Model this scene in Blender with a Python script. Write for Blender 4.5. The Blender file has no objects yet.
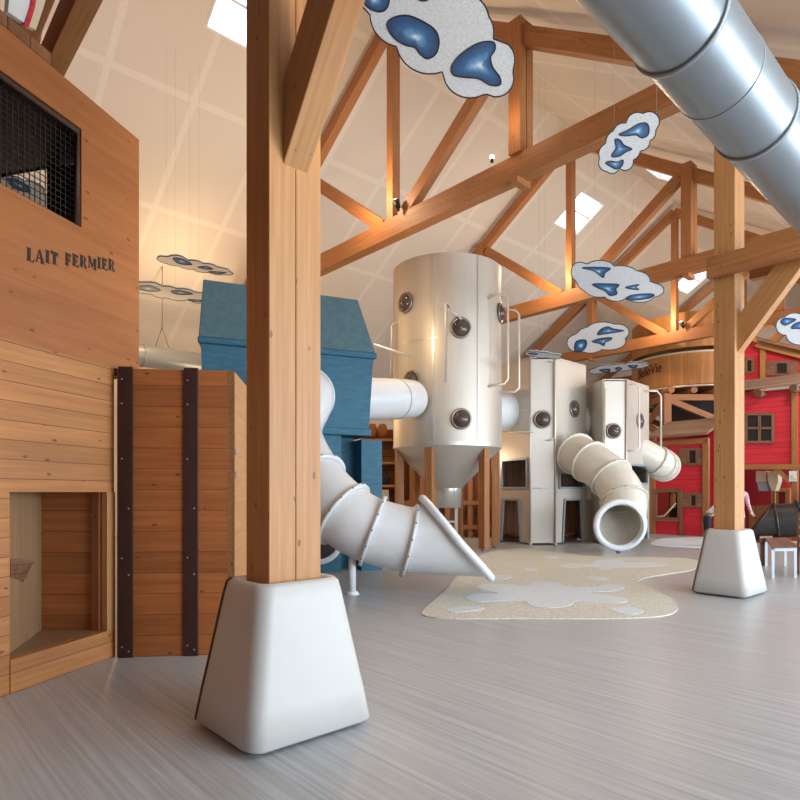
import bpy, bmesh, math, random
from mathutils import Vector as V3, Matrix
random.seed(7)
C = bpy.context.scene
COL = C.collection
PI = math.pi

# ------------------------------------------------------------------ camera, world, light, exposure
F, HX, HY, CH = 610.0, 400.0, 492.0, 1.5
cam_d = bpy.data.cameras.new('camera'); cam = bpy.data.objects.new('camera', cam_d); COL.objects.link(cam)
cam.location = (0, 0, CH); cam.rotation_euler = (PI/2, 0, 0)
cam_d.sensor_width = 36; cam_d.lens = F/800*36; cam_d.shift_y = (HY-400)/800
cam_d.clip_end = 200
C.camera = cam
C.view_settings.view_transform = 'Standard'; C.view_settings.look = 'None'
C.view_settings.exposure = 0.25; C.view_settings.gamma = 1; C.view_settings.use_curve_mapping = False

W = bpy.data.worlds.new('daylight'); C.world = W; W.use_nodes = True
bg = W.node_tree.nodes['Background']; bg.inputs[0].default_value = (0.86, 0.94, 1.0, 1); bg.inputs[1].default_value = 2.6

SA, CA = 0.668, 0.744                 # the hall is turned: U runs across it, V along it
def uvz(u, v, z): return V3((-SA*u+CA*v, CA*u+SA*v, z))
UD, VD, ZD = V3((-SA, CA, 0)), V3((CA, SA, 0)), V3((0, 0, 1))

def area(name, loc, target, sx, sy, power, color):
    d = bpy.data.lights.new(name, 'AREA'); d.shape = 'RECTANGLE'; d.size = sx; d.size_y = sy; d.energy = power; d.color = color
    o = bpy.data.objects.new(name, d); COL.objects.link(o); o.location = loc
    o.rotation_euler = (V3(target)-V3(loc)).to_track_quat('-Z', 'Y').to_euler()
    return o
area('daylight_side_windows', uvz(-8.7, 15.5, 2.6), uvz(8, 15, 1.5), 26, 4.2, 2500, (0.76, 0.89, 1.0))
area('aisle_fill', uvz(-2.5, 4.4, 5.7), uvz(3.0, 10.5, .4), 5, 3, 170, (0.86, 0.94, 1.0))  # added fill under the closed aisle roof; brightens far post and floor
def point(name, loc, power, color=(1.0, 0.72, 0.45), r=0.15):
    d = bpy.data.lights.new(name, 'POINT'); d.energy = power; d.color = color; d.shadow_soft_size = r
    o = bpy.data.objects.new(name, d); COL.objects.link(o); o.location = loc
    return o
for (u, v, p) in ((10.6, 3.4, 110), (11.3, 9.66-0.9, 130), (7.2, 9.0, 14), (11.3, 17.3-.9, 140), (11.3, 24.9-.9, 150), (11.2, 31.6, 130)):
    point('uplight', uvz(u, v, 8.6), p)
point('wall_lamp_left', uvz(15.5, 5.5, 4.6), 150, (1.0, 0.66, 0.36), 0.25)
point('wall_lamp_aisle', uvz(17.5, 10.5, 4.0), 190, (1.0, 0.66, 0.36), 0.25)
point('ceiling_wash_left', uvz(17.0, 7.2, 7.2), 130, (1.0, 0.66, 0.34), 0.2)
point('silo_lamp', (-.1, 13.6, 5.6), 60, (1.0, 0.72, 0.42), 0.15)
point('frame_fill', (2.0, 18.6, 2.5), 40, (1.0, 0.74, 0.48), 0.15)  # added fill, no fixture here; brightens the wood behind the hopper silo
point('panel_fill', (.9, 2.9, 4.8), 55, (1.0, 0.74, 0.48), 0.2)  # added fill, no fixture here; warms the lettered panel and the crate
point('tank_lamp', uvz(6.6, 25.5, 6.5), 160, (1.0, 0.7, 0.42), 0.2)
point('house_lamp', uvz(4.5, 19.0, 6.2), 230, (1.0, 0.86, 0.72), 0.2)

# ------------------------------------------------------------------ picture -> place helpers
def P(px, py, y): return V3(((px-HX)/F*y, y, CH+(HY-py)/F*y))
def ray(px, py): return V3(((px-HX)/F, 1.0, (HY-py)/F))
def onPlane(px, py, q, n):
    d = ray(px, py); o = V3((0, 0, CH)); return o + d*((V3(q)-o).dot(n)/d.dot(n))
def onV(px, py, v): return onPlane(px, py, VD*v, VD)
def onZ(px, py, z): return onPlane(px, py, V3((0, 0, z)), ZD)

# ------------------------------------------------------------------ materials
def new_mat(name):
    m = bpy.data.materials.new(name); m.use_nodes = True
    return m, m.node_tree.nodes, m.node_tree.links, m.node_tree.nodes['Principled BSDF']
class NB:
    def __init__(s, m): s.N = m.node_tree.nodes; s.L = m.node_tree.links
    def n(s, t, **k):
        x = s.N.new(t)
        for a, b in k.items(): setattr(x, a, b)
        return x
    def link(s, a, b): s.L.new(a, b)
    def math(s, op, a, b=None, c=None):
        x = s.n('ShaderNodeMath', operation=op)
        for i, v in enumerate((a, b, c)):
            if v is None: continue
            if isinstance(v, (int, float)): x.inputs[i].default_value = v
            else: s.link(v, x.inputs[i])
        return x.outputs[0]
    def mix(s, f, a, b, mode='MIX'):
        x = s.n('ShaderNodeMix', data_type='RGBA', blend_type=mode)
        for sock, v in ((x.inputs[0], f), (x.inputs[6], a), (x.inputs[7], b)):
            if isinstance(v, (int, float)): sock.default_value = v
            elif isinstance(v, tuple): sock.default_value = (*v, 1) if len(v) == 3 else v
            else: s.link(v, sock)
        return x.outputs[2]
    def xyz(s, a, b, c):
        x = s.n('ShaderNodeCombineXYZ')
        for i, v in enumerate((a, b, c)):
            if isinstance(v, (int, float)): x.inputs[i].default_value = v
            else: s.link(v, x.inputs[i])
        return x.outputs[0]
    def noise(s, vec, scale, detail=3, rough=.55):
        x = s.n('ShaderNodeTexNoise'); x.inputs['Scale'].default_value = scale
        x.inputs['Detail'].default_value = detail; x.inputs['Roughness'].default_value = rough
        s.link(vec, x.inputs['Vector']); return x.outputs['Fac']
    def ramp(s, f, *stops):
        x = s.n('ShaderNodeValToRGB'); e = x.color_ramp.elements
        while len(e) < len(stops): e.new(.5)
        for el, (p, c) in zip(e, stops): el.position = p; el.color = (*c, 1)
        s.link(f, x.inputs[0]); return x.outputs[0]
    def uv(s):
        t = s.n('ShaderNodeUVMap'); x = s.n('ShaderNodeSeparateXYZ'); s.link(t.outputs[0], x.inputs[0]); return x.outputs[0], x.outputs[1]

def wood(name, light, dark, plank=0.0, gap=0.02, knots=True, rough=.5, vary=.25, grain=22):
    m, N, L, b = new_mat(name); g = NB(m); u, v = g.uv()
    if plank:
        vp = g.math('DIVIDE', v, plank); idx = g.math('FLOOR', vp); fr = g.math('FRACT', vp)
    else:
        vp = g.math('DIVIDE', v, 100.0); idx = g.math('FLOOR', vp); fr = None
    nv = g.xyz(g.math('ADD', g.math('MULTIPLY', u, 1.1), g.math('MULTIPLY', idx, 7.37)), g.math('MULTIPLY', v, grain), g.math('MULTIPLY', idx, 3.1))
    n1 = g.noise(nv, 1.0, 4, .6)
    col = g.ramp(n1, (.3, dark), (.52, tuple((a+c)/2 for a, c in zip(light, dark))), (.72, light))
    big = g.noise(g.xyz(g.math('MULTIPLY', u, .7), g.math('MULTIPLY', v, 2.2), idx), 1.0, 2)
    col = g.mix(g.math('MULTIPLY', big, .35), col, tuple(x*.72 for x in dark), 'MIX')
    if plank:
        wn = g.n('ShaderNodeTexWhiteNoise', noise_dimensions='1D'); g.link(idx, wn.inputs['W'])
        hv = g.n('ShaderNodeHueSaturation'); g.link(col, hv.inputs['Color'])
        g.link(g.math('ADD', 1-vary/2, g.math('MULTIPLY', wn.outputs['Value'], vary)), hv.inputs['Value']); col = hv.outputs[0]
    if knots:
        vo = g.n('ShaderNodeTexVoronoi'); vo.inputs['Scale'].default_value = 1.0
        g.link(g.xyz(g.math('ADD', g.math('MULTIPLY', u, 4.0), g.math('MULTIPLY', idx, 5.3)), g.math('MULTIPLY', v, 9.0), 0.0), vo.inputs['Vector'])
        k = g.math('LESS_THAN', vo.outputs['Distance'], .10)
        col = g.mix(g.math('MULTIPLY', k, .75), col, tuple(x*.3 for x in dark))
    if plank:
        ln = g.math('LESS_THAN', fr, gap)
        col = g.mix(g.math('MULTIPLY', ln, .75), col, tuple(x*.2 for x in dark))
    g.link(col, b.inputs['Base Color']); b.inputs['Roughness'].default_value = rough
    bp = g.n('ShaderNodeBump'); bp.inputs['Strength'].default_value = .15; bp.inputs['Distance'].default_value = .004
    g.link(n1, bp.inputs['Height']); g.link(bp.outputs[0], b.inputs['Normal'])
    return m
def plain(name, c, rough=.5, metal=0.0, spec=.5, var=0.0, scale=6.0):
    m, N, L, b = new_mat(name)
    b.inputs['Roughness'].default_value = rough; b.inputs['Metallic'].default_value = metal
    g = NB(m); t = g.n('ShaderNodeTexCoord')
    n1 = g.noise(t.outputs['Object'], scale, 4)
    k = max(var, .03)
    col = g.ramp(n1, (.3, tuple(x*(1-k) for x in c)), (.7, tuple(min(1, x*(1+k)) for x in c)))
    g.link(col, b.inputs['Base Color']); return m
def brushed(name, c, rough=.35, streak=60, met=.6):
    m, N, L, b = new_mat(name); g = NB(m); t = g.n('ShaderNodeTexCoord'); x = g.n('ShaderNodeSeparateXYZ'); g.link(t.outputs['Object'], x.inputs[0])
    n1 = g.noise(g.xyz(g.math('MULTIPLY', x.outputs[0], streak), g.math('MULTIPLY', x.outputs[1], streak), g.math('MULTIPLY', x.outputs[2], 1.2)), 1.0, 3)
    g.link(g.ramp(n1, (.3, tuple(y*.93 for y in c)), (.7, c)), b.inputs['Base Color'])
    b.inputs['Metallic'].default_value = met
    g.link(g.math('ADD', rough-.05, g.math('MULTIPLY', n1, .1)), b.inputs['Roughness']); return m

M = {}
M['beam'] = wood('timber_beam', (.48, .20, .066), (.30, .112, .036), rough=.55)
M['post'] = wood('timber_post', (.60, .305, .118), (.42, .19, .064), rough=.5, grain=30)
M['planks'] = wood('pine_planks', (.60, .265, .088), (.42, .16, .05), plank=.145, gap=.045)
M['crate'] = wood('stained_planks', (.45, .155, .042), (.29, .085, .022), plank=.19, gap=.03)
M['crate_side'] = wood('pale_pine_lit_side', (.60, .30, .12), (.46, .21, .075))  # pale pine; on the crate it paints the lit side lighter
M['ply'] = wood('pine_board', (.50, .175, .045), (.37, .115, .027), plank=.62, gap=.004, vary=.12, grain=14)
M['niche'] = wood('niche_board', (.42, .26, .14), (.30, .17, .085), plank=.45, gap=.01)
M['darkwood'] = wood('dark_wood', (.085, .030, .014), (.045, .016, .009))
M['vplank'] = wood('weathered_planks', (.36, .15, .055), (.22, .085, .03), plank=.22, gap=.08)
M['greywood'] = wood('grey_planks', (.34, .20, .14), (.22, .125, .085), plank=.14, gap=.06)
M['shutter'] = wood('brown_shutter', (.32, .155, .09), (.21, .095, .055), plank=.07, gap=.12)
M['tankwood'] = wood('tank_staves', (.56, .26, .085), (.42, .18, .05), plank=.16, gap=.03)
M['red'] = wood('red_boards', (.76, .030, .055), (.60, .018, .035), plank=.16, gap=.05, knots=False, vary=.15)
M['redshade'] = wood('shaded_red_boards', (.42, .014, .026), (.30, .010, .018), plank=.16, gap=.05, knots=False)  # the red boards again, with indoor shade painted into the colour
M['strap'] = plain('brown_steel', (.055, .022, .018), .45, .3, var=.1)
M['white_plastic'] = plain('white_plastic', (.70, .72, .75), .3, var=.02)
M['lip_white'] = plain('white_rim', (.78, .82, .87), .25)
M['cream_plastic'] = plain('cream_plastic', (.74, .70, .62), .32, var=.02)
M['bolt'] = plain('steel_bolt', (.18, .18, .19), .4, .8)
M['steel'] = brushed('silo_steel', (.62, .57, .51), .52)
M['steel_outlet'] = brushed('bright_steel', (.74, .73, .72), .22)
M['cone_steel'] = brushed('hopper_steel', (.62, .60, .57), .38)
M['duct'] = brushed('galvanised_duct', (.30, .335, .37), .34, 3, .85)
M['frame_grey'] = plain('grey_frame', (.32, .37, .43), .45, .4)
M['rail'] = plain('cream_pipe', (.70, .645, .57), .3, .3)
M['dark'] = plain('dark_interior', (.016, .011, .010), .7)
M['ring'] = plain('porthole_ring', (.26, .235, .21), .35, .7)
M['dome'] = plain('porthole_dome', (.085, .06, .05), .05)
M['pad'] = plain('pad_vinyl', (.56, .545, .525), .45, var=.015, scale=2)
M['padseam'] = plain('pad_seam', (.09, .05, .035), .6)
M['white'] = plain('white_paint', (.72, .72, .70), .5)
M['black'] = plain('black_paint', (.012, .010, .009), .6)
M['wall'] = plain('painted_wall', (.70, .62, .53), .8)
M['blueroof'] = plain('blue_roof_felt', (.080, .160, .195), .6, var=.14, scale=9)
M['grey_metal'] = plain('pale_metal', (.30, .325, .35), .4, .4)
M['darkslide'] = plain('dark_plastic', (.035, .032, .032), .32)
M['cream'] = plain('cream_board', (.62, .52, .36), .5)
M['skin'] = plain('skin', (.58, .34, .25), .5)
M['hair'] = plain('dark_hair', (.03, .018, .012), .6)
M['navy'] = plain('navy_cloth', (.015, .018, .028), .8)
M['shirt'] = plain('white_cloth', (.72, .74, .78), .8)
M['belt'] = plain('tan_belt', (.22, .13, .06), .6)
M['basket'] = plain('orange_wicker', (.40, .13, .035), .7, var=.4, scale=40)
M['bulb'] = None
def mk():
    m, N, L, b = new_mat('plaid_cloth'); g = NB(m); t = g.n('ShaderNodeTexCoord'); x = g.n('ShaderNodeSeparateXYZ'); g.link(t.outputs['Object'], x.inputs[0])
    f = g.math('FRACT', g.math('MULTIPLY', x.outputs[2], 14)); h = g.math('FRACT', g.math('MULTIPLY', x.outputs[0], 14))
    c = g.mix(g.math('MULTIPLY', g.math('LESS_THAN', f, .45), .6), (.66, .34, .36), (.72, .62, .64))
    c = g.mix(g.math('MULTIPLY', g.math('LESS_THAN', h, .4), .5), c, (.35, .18, .24)); g.link(c, b.inputs['Base Color']); b.inputs['Roughness'].default_value = .8
    M['plaid'] = m
    m, N, L, b = new_mat('blue_felt'); g = NB(m); u, v = g.uv()
    n = g.noise(g.xyz(g.math('MULTIPLY', u, 4), g.math('MULTIPLY', v, 16), 0.0), 1.0, 5, .7)
    g.link(g.ramp(n, (.3, (.013, .085, .150)), (.6, (.022, .135, .215)), (.85, (.08, .22, .30))), b.inputs['Base Color']); b.inputs['Roughness'].default_value = .6; M['blue'] = m
    # ceiling: perforated boards between pale joint strips
    m, N, L, b = new_mat('ceiling_boards'); g = NB(m); u, v = g.uv()
    fu = g.math('FRACT', g.math('DIVIDE', g.math('SUBTRACT', u, 4.24-.075), 1.98)); fv = g.math('FRACT', g.math('DIVIDE', g.math('SUBTRACT', v, 14.45-.07), 2.62))
    ln = g.math('MAXIMUM', g.math('LESS_THAN', fu, .075), g.math('LESS_THAN', fv, .055))
    pn = g.n('ShaderNodeTexVoronoi'); pn.inputs['Scale'].default_value = 22; pn.inputs['Randomness'].default_value = 0
    g.link(g.xyz(u, v, 0.0), pn.inputs['Vector'])
    dots = g.math('MULTIPLY', g.math('LESS_THAN', pn.outputs['Distance'], .22), .22)
    c = g.mix(dots, (.68, .61, .535), (.44, .385, .33)); c = g.mix(ln, c, (.735, .67, .60))
    g.link(c, b.inputs['Base Color']); b.inputs['Roughness'].default_value = .75; M['ceiling'] = m
    # floor: grey vinyl, brushed streaks across the hall
    m, N, L, b = new_mat('grey_vinyl'); g = NB(m); u, v = g.uv()
    n1 = g.noise(g.xyz(g.math('MULTIPLY', u, .55), g.math('MULTIPLY', v, 26), 0.0), 1.0, 4, .7)
    n2 = g.noise(g.xyz(g.math('MULTIPLY', u, .25), g.math('MULTIPLY', v, 1.6), 4.0), 1.0, 2)
    c = g.ramp(n1, (.28, (.32, .33, .35)), (.5, (.46, .475, .50)), (.75, (.62, .645, .68)))
    c = g.mix(g.math('MULTIPLY', n2, .3), c, (.38, .385, .40)); g.link(c, b.inputs['Base Color'])
    g.link(g.math('ADD', .24, g.math('MULTIPLY', n1, .2)), b.inputs['Roughness']); M['floor'] = m
    m, N, L, b = new_mat('sand_rug'); g = NB(m); t = g.n('ShaderNodeTexCoord')
    n = g.noise(t.outputs['Object'], 45, 3, .7); g.link(g.ramp(n, (.35, (.46, .44, .37)), (.5, (.66, .65, .58)), (.66, (.80, .79, .73))), b.inputs['Base Color']); b.inputs['Roughness'].default_value = .85; M['rug'] = m
    m, N, L, b = new_mat('pale_rug'); g = NB(m); t = g.n('ShaderNodeTexCoord')
    n = g.noise(t.outputs['Object'], 45, 3, .7); g.link(g.ramp(n, (.35, (.58, .65, .72)), (.66, (.76, .83, .90))), b.inputs['Base Color']); b.inputs['Roughness'].default_value = .85; M['rugpale'] = m
    m, N, L, b = new_mat('cloud_board'); g = NB(m); t = g.n('ShaderNodeTexCoord')
    n = g.noise(t.outputs['Object'], 55, 4, .8); g.link(g.ramp(n, (.3, (.40, .40, .405)), (.7, (.66, .66, .665))), b.inputs['Base Color']); b.inputs['Roughness'].default_value = .8; M['cloud'] = m
    m, N, L, b = new_mat('cloud_blue'); g = NB(m); u, v = g.uv()
    t = g.n('ShaderNodeTexCoord'); n = g.noise(t.outputs['Object'], 9, 4, .7)
    f = g.math('ADD', g.math('MULTIPLY', u, .85), g.math('MULTIPLY', g.math('SUBTRACT', n, .5), .55))
    g.link(g.ramp(f, (.0, (.55, .60, .65)), (.17, (.10, .25, .42)), (.38, (.020, .095, .23)), (.8, (.007, .035, .105))), b.inputs['Base Color']); b.inputs['Roughness'].default_value = .6; M['cloudblue'] = m
    m, N, L, b = new_mat('window_glass'); g = NB(m)
    tr = g.n('ShaderNodeBsdfTransparent'); gl = g.n('ShaderNodeBsdfGlossy'); gl.inputs['Roughness'].default_value = .05
    mx = g.n('ShaderNodeMixShader'); mx.inputs[0].default_value = .08
    g.link(tr.outputs[0], mx.inputs[1]); g.link(gl.outputs[0], mx.inputs[2]); g.link(mx.outputs[0], N['Material Output'].inputs[0]); M['glass'] = m
    m, N, L, b = new_mat('lamp_glow'); b.inputs['Emission Color'].default_value = (1, .8, .55, 1); b.inputs['Emission Strength'].default_value = 12; M['bulb'] = m
    m, N, L, b = new_mat('led_strip'); b.inputs['Emission Color'].default_value = (1, .86, .68, 1); b.inputs['Emission Strength'].default_value = 1.6; M['led'] = m
mk()

# ------------------------------------------------------------------ mesh helpers
class MB:
    def __init__(s): s.bm = bmesh.new(); s.uv = s.bm.loops.layers.uv.new('UVMap')
    def face(s, pts, uvs=None, smooth=False):
        vs = [s.bm.verts.new(p) for p in pts]
        f = s.bm.faces.new(vs); f.smooth = smooth
        if uvs:
            for l, q in zip(f.loops, uvs): l[s.uv].uv = q
        return f
    def hexa(s, c8, ax, off=None):           # c8: 8 corners (i over -x+x, j, k); ax: grain unit, second, third for uv
        if off is None: off = (random.uniform(0, 40), 0 if off == 0 else random.uniform(0, 3))
        vs = [s.bm.verts.new(p) for p in c8]
        Q = ((0, 2, 3, 1), (4, 5, 7, 6), (0, 1, 5, 4), (2, 6, 7, 3), (0, 4, 6, 2), (1, 3, 7, 5))
        for q in Q:
            f = s.bm.faces.new([vs[i] for i in q])
            n = f.normal if f.normal.length else None
            f.normal_update(); n = f.normal
            k = sorted(range(3), key=lambda i: abs(n.dot(ax[i])))[:2]; k.sort()
            for l in f.loops:
                p = l.vert.co; l[s.uv].uv = (p.dot(ax[k[0]])+off[0], p.dot(ax[k[1]])+off[1])
        return s
    def box(s, c, a, b, d, la, lb, ld, off=None):   # centre, axes (a = grain), full lengths
        a, b, d = V3(a).normalized(), V3(b).normalized(), V3(d).normalized(); c = V3(c)
        pts = [c+a*(la/2*i)+b*(lb/2*j)+d*(ld/2*k) for i in (-1, 1) for j in (-1, 1) for k in (-1, 1)]
        return s.hexa(pts, (a, b, d), off)
    def beam(s, p, q, side, w, h):            # from p to q; w along `side`, h across
        p, q = V3(p), V3(q); a = (q-p).normalized(); sd = V3(side); sd = (sd-a*sd.dot(a)).normalized(); up = a.cross(sd)
        return s.box((p+q)/2, a, sd, up, (q-p).length, w, h)
    def prism(s, pts, vec, ax=None, smooth=False):  # polygon swept along vec
        pts = [V3(p) for p in pts]; vec = V3(vec)
        if ax is None:
            a = (pts[1]-pts[0]).normalized(); b = vec.normalized(); ax = (a, a.cross(b), b)
        A = [s.bm.verts.new(p) for p in pts]; B = [s.bm.verts.new(p+vec) for p in pts]; n = len(pts)
        fs = [s.bm.faces.new(A[::-1]), s.bm.faces.new(B)]
        for i in range(n):
            f = s.bm.faces.new([A[i], A[(i+1) % n], B[(i+1) % n], B[i]]); f.smooth = smooth; fs.append(f)
        for f in fs:
            f.normal_update(); k = sorted(range(3), key=lambda i: abs(f.normal.dot(ax[i])))[:2]; k.sort()
            for l in f.loops: p = l.vert.co; l[s.uv].uv = (p.dot(ax[k[0]]), p.dot(ax[k[1]]))
        return s
    def rings(s, rings, closed=False, cap0=False, cap1=False, smooth=True):
        R = [[s.bm.verts.new(p) for p in r] for r in rings]; n = len(R[0]); m = len(R)
        for i in range(m if closed else m-1):
            for j in range(n):
                f = s.bm.faces.new([R[i][j], R[i][(j+1) % n], R[(i+1) % m][(j+1) % n], R[(i+1) % m][j]]); f.smooth = smooth
                for l, q in zip(f.loops, ((i, j), (i, j+1), (i+1, j+1), (i+1, j))): l[s.uv].uv = (q[0]*.3, q[1]*.16)
        if cap0: s.bm.faces.new(R[0][::-1])
        if cap1: s.bm.faces.new(R[-1])
        return s
    def tube(s, path, r, n=12, closed=False, cap=True):
        path = [V3(p) for p in path]; m = len(path); rr = r if isinstance(r, (list, tuple)) else [r]*m
        T = []
        for i in range(m):
            if closed: t = path[(i+1) % m]-path[i-1]
            else: t = path[min(i+1, m-1)]-path[max(i-1, 0)]
            T.append(t.normalized())
        nrm = T[0].orthogonal().normalized(); rings = []
        for i in range(m):
            nrm = (nrm-T[i]*nrm.dot(T[i])).normalized(); bn = T[i].cross(nrm)
            rings.append([path[i]+(nrm*math.cos(2*PI*j/n)+bn*math.sin(2*PI*j/n))*rr[i] for j in range(n)])
        return s.rings(rings, closed, cap and not closed, cap and not closed)
    def cyl(s, p, q, r, r2=None, n=24, cap=True):
        p, q = V3(p), V3(q); a = (q-p).normalized(); x = a.orthogonal().normalized(); y = a.cross(x); r2 = r if r2 is None else r2
        return s.rings([[p+(x*math.cos(2*PI*j/n)+y*math.sin(2*PI*j/n))*r for j in range(n)], [q+(x*math.cos(2*PI*j/n)+y*math.sin(2*PI*j/n))*r2 for j in range(n)]], False, cap, cap)
    def annulus(s, c, ax, ro, ri, w, n=32):   # flat ring with width
        c = V3(c); a = V3(ax).normalized(); x = a.orthogonal().normalized(); y = a.cross(x)
        def rg(r, t): return [c+a*t+(x*math.cos(2*PI*j/n)+y*math.sin(2*PI*j/n))*r for j in range(n)]
        return s.rings([rg(ri, -w/2), rg(ro, -w/2), rg(ro, w/2), rg(ri, w/2)], True)
    def ball(s, c, r, sc=(1, 1, 1), seg=10):
        mtx = Matrix.Translation(V3(c)) @ Matrix.Diagonal((*sc, 1))
        g = bmesh.ops.create_uvsphere(s.bm, u_segments=seg, v_segments=max(5, seg//2+1), radius=r, matrix=mtx)
        for v in g['verts']:
            for f in v.link_faces: f.smooth = True
        return s
    def merge(s): bmesh.ops.remove_doubles(s.bm, verts=s.bm.verts, dist=1e-5); return s

def tag(o, label=None, cat=None, group=None, kind=None):
    for k, v in (('label', label), ('category', cat), ('group', group), ('kind', kind)):
        if v: o[k] = v
    return o
def obj(name, mb, mat, parent=None, base=None, bevel=0, norm=True):
    bm = mb.bm
    if norm: bmesh.ops.recalc_face_normals(bm, faces=bm.faces)
    if parent is not None:
        b = V3(WB[parent.name])
    elif base is not None: b = V3(base)
    else:
        xs = [v.co for v in bm.verts]; lo = [min(p[i] for p in xs) for i in range(3)]; hi = [max(p[i] for p in xs) for i in range(3)]
        b = V3(((lo[0]+hi[0])/2, (lo[1]+hi[1])/2, lo[2]))
    bmesh.ops.translate(bm, verts=bm.verts, vec=-b)
    me = bpy.data.meshes.new(name); bm.to_mesh(me); bm.free()
    for m in (mat if isinstance(mat, (list, tuple)) else [mat]): me.materials.append(m)
    o = bpy.data.objects.new(name, me); COL.objects.link(o)
    if parent is not None: o.parent = parent
    else: o.location = b
    WB[o.name] = b
    if bevel:
        md = o.modifiers.new('edge', 'BEVEL'); md.width = bevel; md.segments = 2; md.limit_method = 'ANGLE'
    return o
WB = {}
def thing(name, base, label, cat, group=None):
    o = bpy.data.objects.new(name, None); COL.objects.link(o); o.location = base; o.empty_display_size = .2
    WB[o.name] = V3(base); return tag(o, label, cat, group)
def struct(name, mb, mat, **k): return tag(obj(name, mb, mat, **k), kind='structure')
def copy_tree(o, delta):
    r = o.copy(); COL.objects.link(r); r.location = V3(o.location)+V3(delta); WB[r.name] = WB[o.name]+V3(delta)
    for ch in list(o.children):
        c = ch.copy(); COL.objects.link(c); c.parent = r; WB[c.name] = WB[ch.name]+V3(delta)
        for g in list(ch.children):
            d = g.copy(); COL.objects.link(d); d.parent = c; WB[d.name] = WB[g.name]+V3(delta)
    return r
def smooth_path(ctrl, per=8, closed=False):
    ctrl = [V3(p) for p in ctrl]; n = len(ctrl); out = []
    for i in range(n if closed else n-1):
        if closed: p0, p1, p2, p3 = ctrl[i-1], ctrl[i], ctrl[(i+1) % n], ctrl[(i+2) % n]
        else: p0, p1, p2, p3 = ctrl[max(i-1, 0)], ctrl[i], ctrl[i+1], ctrl[min(i+2, n-1)]
        for k in range(per):
            t = k/per
            out.append(.5*((2*p1)+(p2-p0)*t+(2*p0-5*p1+4*p2-p3)*t*t+(3*p1-p0-3*p2+p3)*t**3))
    if not closed: out.append(ctrl[-1])
    return out

# ------------------------------------------------------------------ the hall
mb = MB(); pts = [uvz(-9, -6, 0), uvz(-9, 37, 0), uvz(23, 37, 0), uvz(23, -6, 0)]
mb.face(pts, [(-9, -6), (-9, 37), (23, 37), (23, -6)]); struct('floor', mb, M['floor'])

RU, RZ, RS = 11.0, 13.3, .65
def roofz(u): return RZ-RS*abs(u-RU)
sky_l = [(5.9, 7.3, 11.9, 13.1), (19.9, 21.5, 12.2, 13.4), (30.3, 32.0, 12.2, 13.5)]
sky_r = [(19.5, 21.3, 8.9, 10.0)]
def roof(name, u0, u1, holes):
    mb = MB()
    vs = sorted({-6.0, 37.0} | {h[0] for h in holes} | {h[1] for h in holes}); us = sorted({u0, u1} | {h[2] for h in holes} | {h[3] for h in holes})
    for a, b in zip(vs, vs[1:]):
        for c, d in zip(us, us[1:]):
            if any(a >= h[0]-1e-6 and b <= h[1]+1e-6 and c >= h[2]-1e-6 and d <= h[3]+1e-6 for h in holes): continue
            mb.face([uvz(c, a, roofz(c)), uvz(c, b, roofz(c)), uvz(d, b, roofz(d)), uvz(d, a, roofz(d))], [(a, c), (b, c), (b, d), (a, d)])
    mb.merge(); return struct(name, mb, M['ceiling'])
roof('ceiling_left', 11.0, 22.0, sky_l)
roof('ceiling_right', 2.0, 11.0, sky_r)
def skylight(i, h):
    v0, v1, u0, u1 = h; mb = MB(); up = (UD*RS*(1 if u0 < 11 else 1)).normalized()
    sgn = -1 if u0 >= 11 else 1
    nrm = (ZD-UD*RS*sgn).normalized() if sgn == 1 else (ZD+UD*RS).normalized()
    c = [uvz(u0, v0, roofz(u0)), uvz(u0, v1, roofz(u0)), uvz(u1, v1, roofz(u1)), uvz(u1, v0, roofz(u1))]
    for a, b in zip(c, c[1:]+c[:1]): mb.beam(a+nrm*.1, b+nrm*.1, nrm, .22, .05)
    mid0, mid1 = (c[0]+c[3])/2, (c[1]+c[2])/2
    mb.beam(mid0+nrm*.14, mid1+nrm*.14, nrm, .06, .05)
    fr = struct('window_%d' % i, mb, M['white'])
    g = MB(); g.face([p+nrm*.17 for p in c]); obj('glass_pane', g, M['glass'], fr)
for i, h in enumerate(sky_l+sky_r): skylight(i+1, h)

mb = MB(); mb.face([uvz(22, -6, 0), uvz(22, 37, 0), uvz(22, 37, roofz(22)), uvz(22, -6, roofz(22))]); struct('wall_left', mb, M['wall'])
mb = MB(); mb.face([uvz(22, 37, 0), uvz(-9, 37, 0), uvz(-9, 37, 6), uvz(2, 37, roofz(2)), uvz(11, 37, RZ), uvz(22, 37, roofz(22))]); struct('wall_back', mb, M['wall'])
mb = MB(); mb.face([uvz(22, -6, 0), uvz(-9, -6, 0), uvz(-9, -6, 6), uvz(2, -6, roofz(2)), uvz(11, -6, RZ), uvz(22, -6, roofz(22))]); struct('wall_front', mb, M['crate'])
mb = MB(); mb.face([uvz(2, -6, roofz(2)), uvz(2, 37, roofz(2)), uvz(-9, 37, 6.0), uvz(-9, -6, 6.0)], [(-6, 2), (37, 2), (37, -9), (-6, -9)]); struct('ceiling_aisle', mb, M['ceiling'])
mb = MB()
mb.box(uvz(-9.1, 15.5, .2), VD, ZD, UD, 43, .4, .2); mb.box(uvz(-9.1, 15.5, 5.4), VD, ZD, UD, 43, 1.2, .2)
mb.box(uvz(-9.1, -2, 2.6), VD, ZD, UD, 8, 4.4, .2)
for vv in range(6, 38, 6): mb.box(uvz(-9.1, vv+.5, 2.6), ZD, VD, UD, 4.4, .5, .2)
struct('wall_right', mb, M['wall'])

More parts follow.
